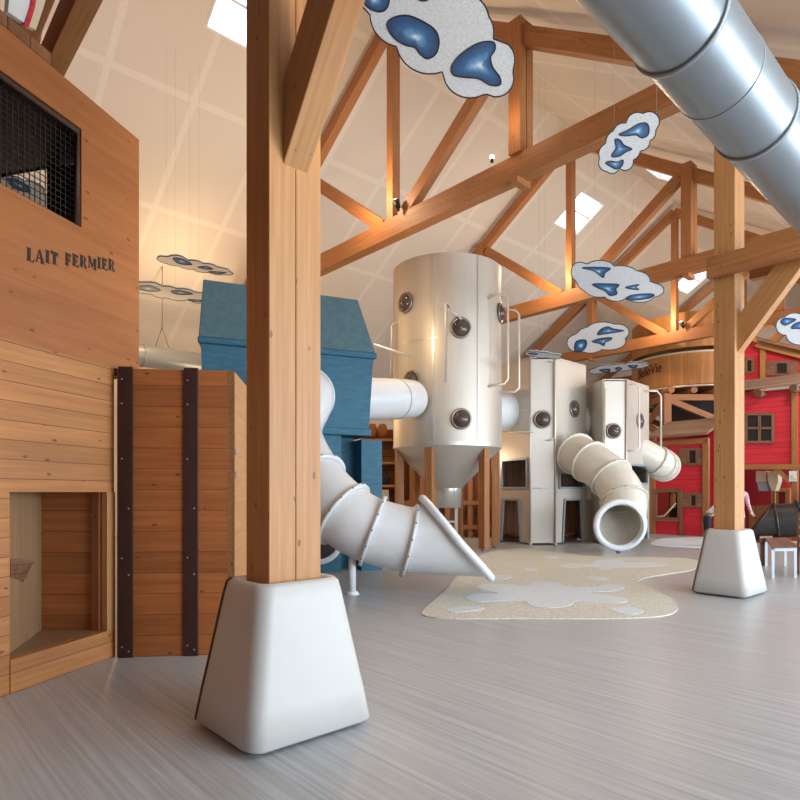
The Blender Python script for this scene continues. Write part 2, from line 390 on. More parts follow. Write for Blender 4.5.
# ------------------------------------------------------------------ roof trusses
TB, TH = 7.55, .46                      # tie beam underside, height
def truss(v, label, ul=18.6, ur=3.25, twin=False):
    t = thing('roof_truss', uvz(11, v, TB), label, 'truss', 'roof trusses across the hall')
    tm = TB+TH
    b = MB()
    if twin:
        for dv in (-.22, .22): b.beam(uvz(ul, v+dv, TB+TH/2), uvz(ur, v+dv, TB+TH/2), VD, .26, TH)
    else: b.beam(uvz(ul, v, TB+TH/2), uvz(ur, v, TB+TH/2), VD, .3, TH)
    obj('tie_beam', b, M['beam'], t, bevel=.01)
    zr = lambda u: roofz(u)-.42
    for ue, dz_ in ((ul+.2, 0), (2.3, .22)):
        b = MB(); b.beam(uvz(ue, v, zr(ue)-dz_), uvz(RU, v, zr(RU)), VD, .24, .32); obj('rafter', b, M['beam'], t, bevel=.01)
    b = MB(); b.box(uvz(RU, v, (tm+zr(RU)-.1)/2), ZD, UD, VD, zr(RU)-.1-tm, .22, .24); obj('king_post', b, M['beam'], t, bevel=.01)
    for sg in (1, -1):
        uq = RU+sg*3.75
        b = MB(); b.beam(uvz(RU+sg*.35, v, tm-.05), uvz(uq-sg*.25, v, zr(uq)-.12), VD, .22, .30); obj('strut', b, M['beam'], t, bevel=.01)
        b = MB()
        for du_ in (-.11, .11): b.box(uvz(uq+du_*.0, v+du_, (tm+zr(uq)+.15)/2), ZD, UD, VD, zr(uq)+.15-tm, .28, .20)
        obj('queen_post', b, M['beam'], t, bevel=.01)
        b = MB(); b.box(uvz(uq, v, TB-.06), VD, UD, ZD, .42, .16, .12); obj('bearing_block', b, M['beam'], t)
    return t
truss(1.95, 'timber roof truss directly above the nearest padded post', twin=True)
truss(9.66, 'nearest whole timber roof truss, its tie beam crossing behind the big duct')
truss(17.3, 'second timber roof truss, beside the tall silo and above the middle silo')
truss(24.9, 'third timber roof truss, crossing just above the round wooden tank lettering')
truss(32.5, 'timber roof truss farthest back, seen past the far post')

# uplights on the king post feet
for (u, v, lab) in ((10.55, 9.42, 'small black uplight on the tie beam of the nearest whole truss'), (10.55, 17.05, 'small black uplight on the second truss above the hanging cloud'), (10.55, 24.65, 'small black uplight on the third truss in front of the wooden tank')):
    t = thing('spotlight', uvz(u, v, TB+TH), lab, 'lamp', 'uplights on the trusses')
    b = MB(); b.cyl(uvz(u, v, TB+TH), uvz(u, v, TB+TH+.10), .03); b.cyl(uvz(u, v, TB+TH+.08), uvz(u+.08, v, TB+TH+.26), .06, .08); obj('housing', b, M['black'], t)
    b = MB(); b.ball(uvz(u+.085, v, TB+TH+.27), .055); obj('bulb', b, M['bulb'], t)
t = thing('spotlight', uvz(7.75, 9.4, TB+TH), 'lit bulb on the nearest whole truss left of its queen post', 'lamp', 'uplights on the trusses')
b = MB(); b.cyl(uvz(7.75, 9.4, TB+TH), uvz(7.75, 9.4, TB+TH+.08), .03); obj('housing', b, M['black'], t)
b = MB(); b.ball(uvz(7.75, 9.4, TB+TH+.10), .045); obj('bulb', b, M['bulb'], t)

# ------------------------------------------------------------------ posts and pads
def post(front, label, h, plank=False, padlabel=''):
    f = V3(front); lv, lu = .38, .29
    c = f+VD*lv/2+UD*lu/2
    t = thing('timber_post', c, label, 'post', 'padded timber posts')
    b = MB()
    for k in (0, 1): b.box(f+VD*(lv*(.25+.5*k))+UD*lu/2+ZD*h/2, ZD, VD, UD, h, lv/2-.002, lu)
    obj('shaft', b, M['post'], t, bevel=.006)
    st = c-UD*lu/2
    p0 = st+ZD*3.66+UD*.10; L = 2.2; dr = (-UD*math.cos(R(52))+ZD*math.sin(R(52)))
    b = MB(); b.beam(p0-dr*.1, p0+dr*1.75, VD, .18, .32); obj('brace', b, M['post'], t, bevel=.006)
    if plank:
        b = MB(); q = f-VD*.08+UD*(lu+.05)+ZD*4.79; b.beam(q, q-UD*5.2, VD, .14, .30); obj('cross_plank', b, M['beam'], t, bevel=.008)
        b = MB(); q = f+VD*(lv+.08)+UD*(lu+.05)+ZD*4.79; b.beam(q-UD*.4, q-UD*5.2, VD, .14, .30); obj('cross_plank', b, M['beam'], t, bevel=.008)
    # pad
    secs = ((0.02, .40, .35), (0.05, .445, .395), (.25, .415, .365), (.55, .365, .315), (.85, .315, .27), (.93, .298, .255), (.955, .275, .232), (.945, .235, .195), (.90, .205, .16))
    b = MB(); rings = []
    for z, a, d in secs:
        ring = []; cr = .10 if z > .02 else .08
        for (sx, sy, a0) in ((1, 1, 0), (-1, 1, 90), (-1, -1, 180), (1, -1, 270)):
            for k in range(7):
                an = R(a0+k*15); ring.append(c+VD*(sx*(a-cr)+cr*math.cos(an))+UD*(sy*(d-cr)+cr*math.sin(an))+ZD*z)
        rings.append(ring)
    b.rings(rings, cap0=True)
    pt = thing('post_pad', c, padlabel, 'pad', 'pads around the post feet')
    obj('cover', b, M['pad'], pt)
    b = MB()
    pth = [c-VD*(a-.012+.0)+UD*(d-.045)+ZD*z for z, a, d in secs[:7]]
    b.tube(pth, .012, 6); obj('seam_strap', b, M['padseam'], pt)
    return t
def R(d): return math.radians(d)
post((-.795, 3.70, 0), 'thick pale timber post with brace, closest to the camera', 7.55, padlabel='large white vinyl pad around foot of the closest timber post')
post((4.83, 8.80, 0), 'timber post with cross planks, beside the bench and red house', 8.3, True, padlabel='smaller looking white pad on post beside the slatted bench')
for (u, v, lab) in ((17.5, 9.66, 'timber post under the left end of the nearest whole truss'), (17.5, 17.3, 'timber post behind the tall silo under the second truss')):
    b = MB(); b.box(uvz(u, v, TB/2), ZD, UD, VD, TB, .29, .38); tag(obj('timber_post', b, M['post']), lab, 'post', 'posts along the far aisle')

# ------------------------------------------------------------------ big duct
du, dr_ = 1.55, .268
def DC(v): return uvz(du, v, 4.12-.039*(v-5.86))
t = thing('air_duct', DC(3), 'large galvanised round duct crossing the top corner overhead', 'duct')
jn = [2.72, 3.56, 4.15, 4.8, 7.2]
for a, bb in zip([-2]+jn, jn+[9.2]):
    b = MB(); b.cyl(DC(a), DC(bb), dr_, n=56, cap=False); obj('duct_section', b, M['duct'], t)
for a in jn:
    b = MB(); b.annulus(DC(a), DC(1)-DC(0), dr_+(.014 if a in (3.56, 4.8) else .004), dr_-.005, .03 if a in (3.56, 4.8) else .008, 56); obj('joint_ring', b, M['grey_metal'], t)
for a in (3.56, 7.2):
    b = MB(); q = DC(a)+ZD*(dr_+.01); b.cyl(q, uvz(du, a, 6.9), .006, n=6); b.ball(q+ZD*.02, .025); obj('hanger', b, M['bolt'], t)
# left aisle duct
t = thing('air_duct', uvz(18.6, 4, 5.3), 'pale round duct hanging low over the wooden crate', 'duct')
b = MB(); b.cyl(uvz(18.6, -2, 5.55), uvz(18.6, 12, 5.55), .33, n=32); obj('duct_section', b, M['grey_metal'], t)
for a in (3.5, 6.4): b = MB(); b.annulus(uvz(18.6, a, 5.55), VD, .345, .32, .03, 32); obj('joint_ring', b, M['frame_grey'], t)
b = MB(); b.tube([uvz(18.6, 7.0, roofz(18.6)), uvz(18.6, 7.0, 6.5)], .012, 6)
for s in (-1, 1): b.tube([uvz(18.6, 7.0, 6.5), uvz(18.6, 7.0+.2*s, 5.9)], .012, 6)
obj('hanger', b, M['bolt'], t)

# ------------------------------------------------------------------ milk playhouse at the left
pq = V3((-2.6, 5.61, 0)); pd = V3((.269, .963, 0)); pn = V3((.963, -.269, 0))     # front plane, its run, outward normal
def onF(px, py, off=0.0): return onPlane(px, py, pq+pn*off, pn)
def sz(p): return ((p-pq).dot(pd), p.z)
def FP(s, z, off=0.0): return pq+pd*s+pn*off+ZD*z
house = thing('play_barn', FP(-1.5, 0, -.6), 'wooden playhouse lettered LAIT FERMIER with netted window', 'playhouse')
s_r = sz(onF(139, 300))[0]; s_l = -3.4; s_e = sz(onF(114, 500))[0]
def linZ(pa, pb):
    (s0, z0), (s1, z1) = sz(onF(*pa)), sz(onF(*pb)); return lambda s: z0+(z1-z0)*(s-s0)/(s1-s0)
top = linZ((62, 75), (138, 139)); low_z = sz(onF(60, 353))[1]
h_r = sz(onF(81.5, 180))[0]; h_top = linZ((10, 77), (80, 128)); h_bot = sz(onF(40, 205))[1]; h_l = -2.9
th = -pn*.07; AX = (pd, ZD, pn)
b = MB()
b.prism([FP(h_r, low_z), FP(s_r, low_z), FP(s_r, top(s_r)), FP(h_r, top(h_r))], th, AX)
b.prism([FP(s_l, low_z), FP(h_r, low_z), FP(h_r, h_bot), FP(s_l, h_bot)], th, AX)
b.prism([FP(s_l, h_top(s_l)), FP(h_r, h_top(h_r)), FP(h_r, top(h_r)), FP(s_l, top(s_l))], th, AX)
obj('upper_panel', b, M['ply'], house)
# netting: black rope grid with border
b = MB()
k = h_l
while k < h_r:
    b.beam(FP(k, h_bot-.02, -.05), FP(k, h_top(k)+.02, -.05), pn, .006, .006); k += .05
z = h_bot+.03
while z < h_top(h_l):
    # clip where the sloping head cuts the row
    a0 = h_l; a1 = h_r
    if z > h_top(h_r): a1 = h_l+(h_r-h_l)*(h_top(h_l)-z)/(h_top(h_l)-h_top(h_r))
    if a1-a0 > .05: b.beam(FP(a0, z, -.055), FP(a1, z, -.055), pn, .006, .006)
    z += .05
net = obj('net', b, M['black'], house); tag(net, 'black rope netting in the window')
b = MB(); b.tube([FP(h_l, h_top(h_l)-.05, .0), FP(h_r-.05, h_top(h_r)-.05, .0), FP(h_r-.05, h_bot, .0)], .028, 8); obj('rope_border', b, M['darkwood'], house)
# dark room behind the net, with an opening at the back
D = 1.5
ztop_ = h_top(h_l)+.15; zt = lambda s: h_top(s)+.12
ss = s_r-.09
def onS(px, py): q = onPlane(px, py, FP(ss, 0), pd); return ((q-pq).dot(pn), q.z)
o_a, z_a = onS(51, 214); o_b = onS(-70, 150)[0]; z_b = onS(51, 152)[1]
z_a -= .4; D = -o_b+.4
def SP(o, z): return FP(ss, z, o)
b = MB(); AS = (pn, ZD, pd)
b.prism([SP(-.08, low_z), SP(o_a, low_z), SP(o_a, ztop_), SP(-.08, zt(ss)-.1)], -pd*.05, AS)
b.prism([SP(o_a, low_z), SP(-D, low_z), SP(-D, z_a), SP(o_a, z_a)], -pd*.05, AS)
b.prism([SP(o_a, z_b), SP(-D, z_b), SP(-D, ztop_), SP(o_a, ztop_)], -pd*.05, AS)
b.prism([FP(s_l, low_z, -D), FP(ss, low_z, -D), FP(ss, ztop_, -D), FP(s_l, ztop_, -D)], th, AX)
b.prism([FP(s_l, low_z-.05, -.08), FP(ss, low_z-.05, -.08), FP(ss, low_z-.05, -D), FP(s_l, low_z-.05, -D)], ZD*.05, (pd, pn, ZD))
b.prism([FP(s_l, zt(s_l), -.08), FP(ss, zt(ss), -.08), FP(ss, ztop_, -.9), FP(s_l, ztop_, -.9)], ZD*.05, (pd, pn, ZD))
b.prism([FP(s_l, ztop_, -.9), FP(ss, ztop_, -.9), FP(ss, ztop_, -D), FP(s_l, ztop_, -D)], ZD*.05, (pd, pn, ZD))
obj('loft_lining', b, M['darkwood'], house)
# shingled eave above the panel
e0 = sz(onF(52, 52, -.45))[0]; et = linZ((0, 8), (52, 45))
def eave(px, py): q = onPlane(px, py, pq-pn*.45, pn); return ((q-pq).dot(pd), q.z)
(sa, za), (sb, zb) = eave(0, 9), eave(52, 54); (sc, zc), (sd_, zd) = eave(0, 22), eave(52, 66); tt = lambda s: za+(zb-za)*(s-sa)/(sb-sa); bt = lambda s: zc+(zd-zc)*(s-sc)/(sd_-sc)
b = MB(); b.prism([FP(-3.2, bt(-3.2), -.45), FP(sb, bt(sb), -.45), FP(sb, tt(sb), -.45), FP(-3.2, tt(-3.2), -.45)], -pn*.9, (ZD, pd, pn)); obj('roof_eave', b, M['vplank'], house)
# curved white and red gable boards standing on the eave
def lowpoly(pxs, off): return [onF(x, y, off) for x, y in pxs]
b = MB(); b.prism(lowpoly([(8, 12), (26, 24), (34, 6), (36, -10), (10, -10)], -.9), -pn*.05); tag(obj('gable_board', b, M['white'], house), 'white board')
b = MB(); b.prism(lowpoly([(28, 26), (36, 30), (44, 6), (48, -10), (37, -10), (34, 8)], -.92), -pn*.05); tag(obj('gable_board', b, M['cream'], house), 'pale curved board')
b = MB(); b.prism(lowpoly([(25, 25), (29, 27), (35, 8), (38, -10), (33, -10), (31, 6)], -.88), -pn*.05); tag(obj('gable_board', b, M['red'], house), 'red strip')
# lettering
def letter_polys(ch):
    B = lambda x0, y0, x1, y1: [(x0, y0), (x1, y0), (x1, y1), (x0, y1)]
    if ch == 'L': return .62, [B(.06, .09, .32, .92), B(0, .93, .38, 1), B(0, 0, .60, .07), [(.34, .07), (.60, .07), (.60, .32), (.53, .12)]]
    if ch == 'A': return .78, [[(.30, 1), (.46, 1), (.76, .09), (.50, .09)], [(.27, .9), (.33, .9), (.16, .09), (.08, .09)], B(0, 0, .26, .07), B(.44, 0, .78, .07), B(.24, .30, .48, .37)]
    if ch == 'I': return .38, [B(.06, .09, .32, .92), B(0, .93, .38, 1), B(0, 0, .38, .07)]
    if ch == 'T': return .68, [B(.21, .09, .47, .92), B(0, .93, .68, 1), [(0, .93), (.06, .68), (.20, .90), (.22, .93)], [(.68, .93), (.62, .68), (.48, .90), (.46, .93)], B(.15, 0, .53, .07)]
    if ch == 'F': return .60, [B(.06, .09, .32, .92), B(0, .93, .58, 1), [(.58, .93), (.52, .68), (.36, .90), (.34, .93)], B(.30, .46, .44, .54), B(.42, .36, .48, .64), B(0, 0, .38, .07)]
    if ch == 'E': return .64, [B(.06, .09, .32, .92), B(0, .93, .60, 1), [(.58, .93), (.52, .70), (.36, .90), (.34, .93)], B(.30, .46, .44, .54), B(.42, .36, .48, .64), B(0, 0, .62, .07), [(.34, .07), (.62, .07), (.62, .32), (.55, .12)]]
    if ch == 'R': return .74, [B(.06, .09, .32, .92), B(0, .93, .45, 1), [(.45, 1), (.62, .9), (.66, .75), (.60, .58), (.45, .50), (.45, .57), (.46, .75), (.45, .93)], B(.30, .48, .44, .55), [(.38, .46), (.54, .48), (.74, .0), (.54, .0)], B(0, 0, .36, .07)]
    if ch == 'M': return .92, [B(.10, .09, .17, .95), [(.02, 1), (.28, 1), (.48, .35), (.42, .12)], [(.66, 1), (.72, 1), (.50, .10), (.46, .22)], B(.65, .09, .89, .92), B(0, 0, .26, .07), B(.60, 0, .92, .07), B(.68, .93, .92, 1)]
    return .45, []
sL, zL = sz(onF(26.5, 260)); sR, zR = sz(onF(114.5, 270)); zt0 = sz(onF(26, 246.5))[1]
word = 'LAIT FERMIER'; tot = sum(letter_polys(c)[0]+.1 for c in word)-.1
hh = zt0-zL; zb0 = (zL+zR)/2; sx = (sR-sL)/tot; s = sL
b = MB()
for c in word+' ':
    w, polys = letter_polys(c)
    for p in polys: b.prism([FP(s+x*sx, zL+(zR-zL)*(s-sL)/(sR-sL)+y*hh, .0) for x, y in p], pn*.004)
    s += (w+.1)*sx
    if c == ' ': tag(obj('lettering', b, M['black'], house), 'black stencilled word'); b = MB()
b.bm.free()
# lower planked wall with a niche opening
n_l = sz(onF(9.5, 550))[0]; n_r = sz(onF(106, 550))[0]; n_t = CH; sill = sz(onF(60, 645))[1]; sill_t = sz(onF(9.5, 660))[1]
b = MB(); t2 = -pn*.06
b.prism([FP(s_l, 0), FP(n_l, 0), FP(n_l, low_z), FP(s_l, low_z)], t2, AX)
b.prism([FP(n_l, n_t), FP(s_e, n_t), FP(s_e, low_z), FP(n_l, low_z)], t2, AX)
obj('plank_wall', b, M['planks'], house)
b = MB(); b.prism([FP(n_l, 0, .012), FP(s_e, 0, .012), FP(s_e, sill_t, .012), FP(n_l, sill_t, .012)], t2, AX); obj('kick_board', b, M['planks'], house)
b = MB(); b.prism([FP(n_r, sill_t, .012), FP(s_e, sill_t, .012), FP(s_e, n_t, .012), FP(n_r, n_t, .012)], t2, (ZD, pd, pn)); obj('door_jamb', b, M['crate_side'], house)
b = MB()
i0, i1, i2 = V3((-2.97, 4.55, 0)), V3((-3.25, 5.53, 0)), V3((-2.70, 5.53, 0))
b.prism([i0+ZD*0, i1, i1+ZD*1.62, i0+ZD*1.62], V3((-.05, 0, 0)), (ZD, V3((0, 1, 0)), V3((1, 0, 0)))); obj('niche_side', b, M['niche'], house)
b = MB(); b.prism([i1, i2, i2+ZD*1.62, i1+ZD*1.62], V3((0, .05, 0)), (V3((1, 0, 0)), ZD, V3((0, 1, 0)))); obj('niche_back', b, M['crate'], house)
b = MB(); b.prism([FP(n_l, sill_t-.05, -.06), FP(n_r+.1, sill_t-.05, -.06), i2+ZD*(sill_t-.05), i1+ZD*(sill_t-.05), i0+ZD*(sill_t-.05)], ZD*.05); obj('niche_floor', b, M['niche'], house)
b = MB(); b.prism([FP(n_l, 1.6, -.06), FP(n_r+.1, 1.6, -.06), i2+ZD*1.6, i1+ZD*1.6, i0+ZD*1.6], ZD*.04); obj('niche_top', b, M['crate'], house)
b = MB(); b.prism([FP(n_r-.02, sill_t, -.06), FP(n_r-.02, sill_t, -.14), FP(n_r-.02, 1.6, -.14), FP(n_r-.02, 1.6, -.06)], pd*.05, (ZD, pn, pd)); obj('niche_post', b, M['crate'], house)
b = MB(); b.prism([V3((-3.03, 4.72, .98))+V3((0, k*.30, -.05*k*k)) for k in (0, .33, .66, 1)]+[V3((-3.12, 5.02, .76)), V3((-3.06, 4.82, .82)), V3((-3.03, 4.72, .84))], V3((.02, 0, 0))); tag(obj('hand_grip', b, M['shutter'], house), 'worn wooden grip on the niche side')

# ------------------------------------------------------------------ plank crate with steel straps
ay = R(6); cx_, cy_ = V3((math.cos(ay), -math.sin(ay)*-1, 0)), V3((-math.sin(ay), math.cos(ay), 0))
c0 = V3((-2.565, 5.53, 0)); HC = 2.62; WC = 1.035
crate = thing('plank_crate', c0+cx_*WC/2+cy_*.7, 'tall stained plank crate with two brown steel straps', 'crate')
b = MB(); b.prism([c0, c0+cx_*WC, c0+cx_*WC+ZD*HC, c0+ZD*HC], cy_*.06, (cx_, ZD, cy_)); obj('front_planks', b, M['crate'], crate)
b = MB(); b.prism([c0+cx_*WC, c0+cx_*WC+cy_*1.4, c0+cx_*WC+cy_*1.4+ZD*HC, c0+cx_*WC+ZD*HC], cx_*-.06, (cy_, ZD, cx_)); obj('side_panel', b, M['crate_side'], crate)  # lit side, made lighter by colour than the front
b = MB(); b.prism([c0+cy_*.06, c0+cy_*1.4, c0+cy_*1.4+ZD*HC, c0+cy_*.06+ZD*HC], cx_*.06, (cy_, ZD, cx_)); obj('side_panel', b, M['crate'], crate)
b = MB(); b.prism([c0+cy_*1.34+cx_*.06, c0+cx_*(WC-.06)+cy_*1.34, c0+cx_*(WC-.06)+cy_*1.34+ZD*HC, c0+cy_*1.34+cx_*.06+ZD*HC], cy_*.06, (cx_, ZD, cy_)); obj('back_planks', b, M['crate'], crate)
for xx in (.015, .59):
    b = MB(); b.box(c0+cx_*(xx+.065)-cy_*.012+ZD*(HC+.01)/2, ZD, cx_, cy_, HC+.02, .125, .03); st = obj('steel_strap', b, M['strap'], crate, bevel=.004)
    for z in (.06, .1, .75, .9, 1.35, 1.8, 2.3, 2.52): b = MB(); b.ball(c0+cx_*(xx+.035+.06*(int(z*20) % 2))-cy_*.03+ZD*z, .008, seg=6); obj('rivet', b, M['grey_metal'], st)
b = MB()
for k in range(42): b.ball(c0+cx_*(WC-.035)-cy_*.002+ZD*(.05+k*.061), .006, seg=6)
tag(obj('nail_row', b, M['grey_metal'], crate), 'steel nail heads down the edge')
b = MB()
for z in (1.876, 1.665): b.cyl(c0+cx_*(WC-.002)+cy_*.09+ZD*z, c0+cx_*(WC+.012)+cy_*.09+ZD*z, .028, n=14)
obj('bolt', b, M['grey_metal'], crate)

# ------------------------------------------------------------------ tall hopper silo
sc0 = V3((1.27, 16.5, 0)); SR = 1.45
silo = thing('hopper_silo', sc0, 'tallest steel silo on timber legs with hopper cone', 'silo')
def ringp(c, r, z, n=56): return [V3((c.x+r*math.cos(2*PI*j/n), c.y+r*math.sin(2*PI*j/n), z)) for j in range(n)]
b = MB(); b.rings([ringp(sc0, SR, 2.71), ringp(sc0, SR, 5.33), ringp(sc0, SR, 7.42)], cap1=False); b.rings([ringp(sc0, SR, 7.42), ringp(sc0, .02, 7.50)], smooth=False); obj('shell', b, M['steel'], silo)
b = MB(); b.rings([ringp(sc0, SR+.012, 2.66), ringp(sc0, SR+.012, 2.76)]); obj('rim_band', b, M['cone_steel'], silo)
b = MB(); b.rings([ringp(sc0, SR+.006, 5.30), ringp(sc0, SR+.006, 5.34)]); obj('joint_band', b, M['cone_steel'], silo)
b = MB(); b.rings([ringp(sc0, SR, 2.68), ringp(sc0, 1.36, 2.58), ringp(sc0, .40, 1.6)]); obj('hopper_cone', b, M['cone_steel'], silo)
b = MB(); b.rings([ringp(sc0, .40, 1.62), ringp(sc0, .40, 1.08), ringp(sc0, .33, 1.08)]); obj('outlet', b, M['steel_outlet'], silo)
for a in (-114, -48, -5, 70, 130, 190):
    an = R(a); p = sc0+V3((1.3*math.cos(an), 1.3*math.sin(an), 0))
    b = MB(); b.box(p+ZD*1.36, ZD, V3((math.cos(an), math.sin(an), 0)), V3((-math.sin(an), math.cos(an), 0)), 2.6, .2, .2); lg = obj('leg', b, M['beam'], silo, bevel=.008)
    b = MB(); b.cyl(p, p+ZD*.05, .08, n=12); obj('foot_plate', b, M['grey_metal'], lg)
for a in (-108, -62, -12):
    an = R(a); q = sc0+V3((SR+.01)*0 if False else (SR*math.cos(an), SR*math.sin(an), 0)) if False else sc0+V3((SR*math.cos(an), SR*math.sin(an), 0))
    b = MB(); b.box(q+ZD*5.06, ZD, V3((math.cos(an), math.sin(an), 0)), V3((-math.sin(an), math.cos(an), 0)), 4.7, .03, .06); obj('seam_strip', b, M['cone_steel'], silo)
def porthole(parent, c, n, r=.25):
    c, n = V3(c), V3(n).normalized()
    b = MB(); b.annulus(c+n*.02, n, r, r*.78, .05, 28); p = obj('porthole', b, M['ring'], parent)
    x = n.orthogonal().normalized(); y = n.cross(x)
    b = MB(); b.rings([[c+n*(r*.55*math.sin(R(k)))+(x*math.cos(2*PI*j/24)+y*math.sin(2*PI*j/24))*r*.8*math.cos(R(k)) for j in range(24)] for k in (0, 25, 50, 75, 89)]); obj('dome', b, M['dome'], p)
def silo_hit(px, py):
    d = ray(px, py); o = V3((0, 0, CH)); ox, oy = o.x-sc0.x, o.y-sc0.y; A = d.x**2+d.y**2; B = ox*d.x+oy*d.y; Q = ox*ox+oy*oy-SR*SR
    t_ = (-B-math.sqrt(max(0, B*B-A*Q)))/A; p = o+d*t_; return p, V3((p.x-sc0.x, p.y-sc0.y, 0))
for (x, y) in ((406, 303), (460.5, 328), (461, 419), (500, 313), (412, 381)): c, n = silo_hit(x, y); porthole(silo, c, n, .265)
def rail(parent, pts, r=.028):
    b = MB(); b.tube(pts, r, 8); return obj('grab_rail', b, M['rail'], parent)
def pipe(parent, px, y, r=.03): return rail(parent, [P(a, c, yy) for (a, c), yy in zip(px, y if isinstance(y, list) else [y]*len(px))], r)
pipe(silo, [(446, 382), (446, 304), (461, 319)], [14.7, 14.7, 15.0], .034)
pipe(silo, [(391.5, 379), (391.5, 326), (395, 323), (402, 323)], [16, 16, 16, 15.9])
pipe(silo, [(488, 298), (503, 294), (508, 298), (508, 379), (504, 384), (489, 386)], [15.4, 15.5, 15.5, 15.5, 15.5, 15.4])
pipe(silo, [(499, 310), (515, 310), (519, 314), (519, 388), (515, 392), (500, 392)], [15.9, 15.9, 15.9, 15.9, 15.9, 15.9])
pipe(silo, [(373, 344), (410, 356)], [13.6, 15.35], .025)
b = MB()
for dx_, dy_ in ((-.25, -.2), (.25, -.2), (-.25, .2), (.25, .2)): b.box(sc0+V3((dx_, dy_, .54)), ZD, V3((1, 0, 0)), V3((0, 1, 0)), 1.08, .04, .04)
for z in (.3, .7):
    b.box(sc0+V3((0, -.2, z)), V3((1, 0, 0)), ZD, V3((0, 1, 0)), .5, .03, .03); b.box(sc0+V3((0, .2, z)), V3((1, 0, 0)), ZD, V3((0, 1, 0)), .5, .03, .03)
obj('outlet_stand', b, M['rail'], silo)

# ------------------------------------------------------------------ tube slides
def flange(parent, c, ax, r, mat, w=.05, bolts=14, name='flange'):
    b = MB(); c = V3(c); a = V3(ax).normalized(); b.annulus(c, a, r+.065, r-.01, w, 40); o = obj(name, b, mat, parent)
    b = MB(); x = a.orthogonal().normalized(); y = a.cross(x)
    for j in range(bolts):
        an = 2*PI*j/bolts; q = c+(x*math.cos(an)+y*math.sin(an))*(r+.066); b.ball(q, .014, seg=6)
    tag(obj('bolts', b, M['bolt'], o), 'dark bolt heads'); return o
def tube_run(parent, ctrl, r, mat, flanges, n=32, per=8, name='tube_section'):
    path = smooth_path(ctrl, per); cuts = sorted({0, len(path)-1} | {int(f*per) for f in flanges})
    T = lambda i: (path[min(i+1, len(path)-1)]-path[max(i-1, 0)]).normalized()
    # one frame carried along so the sections meet
    for a, e in zip(cuts, cuts[1:]):
        b = MB(); seg = path[a:e+1]; nr = V3((0, 0, 1)).cross(T(a)); rings = []
        nr = nr.normalized() if nr.length > .01 else V3((1, 0, 0))
        for k, p in enumerate(seg):
            t_ = T(a+k); nr = (nr-t_*nr.dot(t_)).normalized(); bn = t_.cross(nr)
            rings.append([p+(nr*math.cos(2*PI*j/n)+bn*math.sin(2*PI*j/n))*r for j in range(n)])
        b.rings(rings); obj(name, b, mat, parent)
    for f in flanges: i = min(int(f*per), len(path)-1); flange(parent, path[i], T(i), r, mat)
    return path
sl = thing('tube_slide', (-.3, 9.0, 0), 'large white tube slide curving out of the blue hut', 'slide', 'tube slides')
ctrl = [(-1.72, 11.0, 3.23), (-1.63, 10.55, 3.12), (-1.76, 9.95, 2.45), (-1.33, 9.35, 1.66), (-.83, 9.02, 1.17), (-.40, 8.98, .93), (.14, 9.0, .79)]
rt = .485
path = tube_run(sl, ctrl, rt, M['white_plastic'], [0, 3, 4, 5, 6])
flange(sl, (-1.74, 11.03, 3.23), (.4, -.917, 0), .41, M['white_plastic'], .06)
ce = V3(ctrl[-1]); ax = V3((1, .03, -.06)).normalized(); sd = V3((.03, -1, 0)).normalized(); upv = ax.cross(sd); upv = upv if upv.z > 0 else -upv
n = 40; r0, r1, mid = [], [], []
for j in range(n):
    an = 2*PI*j/n; c_, s_ = math.cos(an), math.sin(an)
    ln = .66-.50*s_ if True else 0
    r0.append(ce+sd*c_*rt+upv*s_*rt); r1.append(ce+ax*ln+sd*c_*rt*1.06+upv*(s_*rt*(1.14 if s_ > 0 else .98)))
b = MB(); b.rings([r0, [(p+q)/2 for p, q in zip(r0, r1)], r1]); obj('exit_chute', b, M['white_plastic'], sl)
b = MB(); cc = sum(r1, V3())/n; outn = (r1[0]-cc).cross(r1[n//4]-cc).normalized(); outn = outn if outn.x > 0 else -outn
rg = []
for j in range(n):
    d = (r1[j]-cc).normalized(); rg.append([r1[j]-d*.01, r1[j]+d*.09-outn*.01, r1[j]+d*.12+outn*.05, r1[j]+d*.08+outn*.10, r1[j]-d*.01+outn*.03])
b.rings(rg, closed=True); obj('exit_lip', b, M['lip_white'], sl)
b = MB(); q = V3((-.70, 8.95, 0)); b.cyl(q+ZD*.02, q+ZD*.72, .055, n=16); b.cyl(q, q+ZD*.05, .11, .07, n=16); b.box(q+V3((.02, -.12, .93)), ZD, V3((1, 0, 0)), V3((0, 1, 0)), .28, .16, .30); tag(obj('leg', b, M['lip_white'], sl), 'white support leg')

sl2 = thing('tube_slide', P(610, 551, 15.6), 'cream tube slide with round open mouth, from middle silo', 'slide', 'tube slides')
ctrl2 = [P(576, 454, 17.3), P(590, 462, 16.7), P(611, 478, 16.1), P(624, 500, 15.6), P(622, 520, 15.3), P(620, 525, 14.95)]
tube_run(sl2, ctrl2, .545, M['cream_plastic'], [0, 1, 2, 3])
b = MB(); e = V3(ctrl2[-1]); a2 = (V3(ctrl2[-1])-V3(ctrl2[-2])).normalized(); a2 = V3((-.06, -1, -.12)).normalized()
x = a2.orthogonal().normalized(); y = a2.cross(x)
b.rings([[e+a2*t_+(x*math.cos(2*PI*j/40)+y*math.sin(2*PI*j/40))*r_ for j in range(40)] for r_, t_ in ((.50, -.02), (.60, -.03), (.655, .02), (.62, .09), (.53, .07), (.495, .02))], closed=True); obj('exit_lip', b, M['lip_white'], sl2)
b = MB(); b.cyl(V3((e.x, e.y+.1, 0)), V3((e.x, e.y+.1, .14)), .06, .09, n=12); obj('foot', b, M['grey_metal'], sl2)

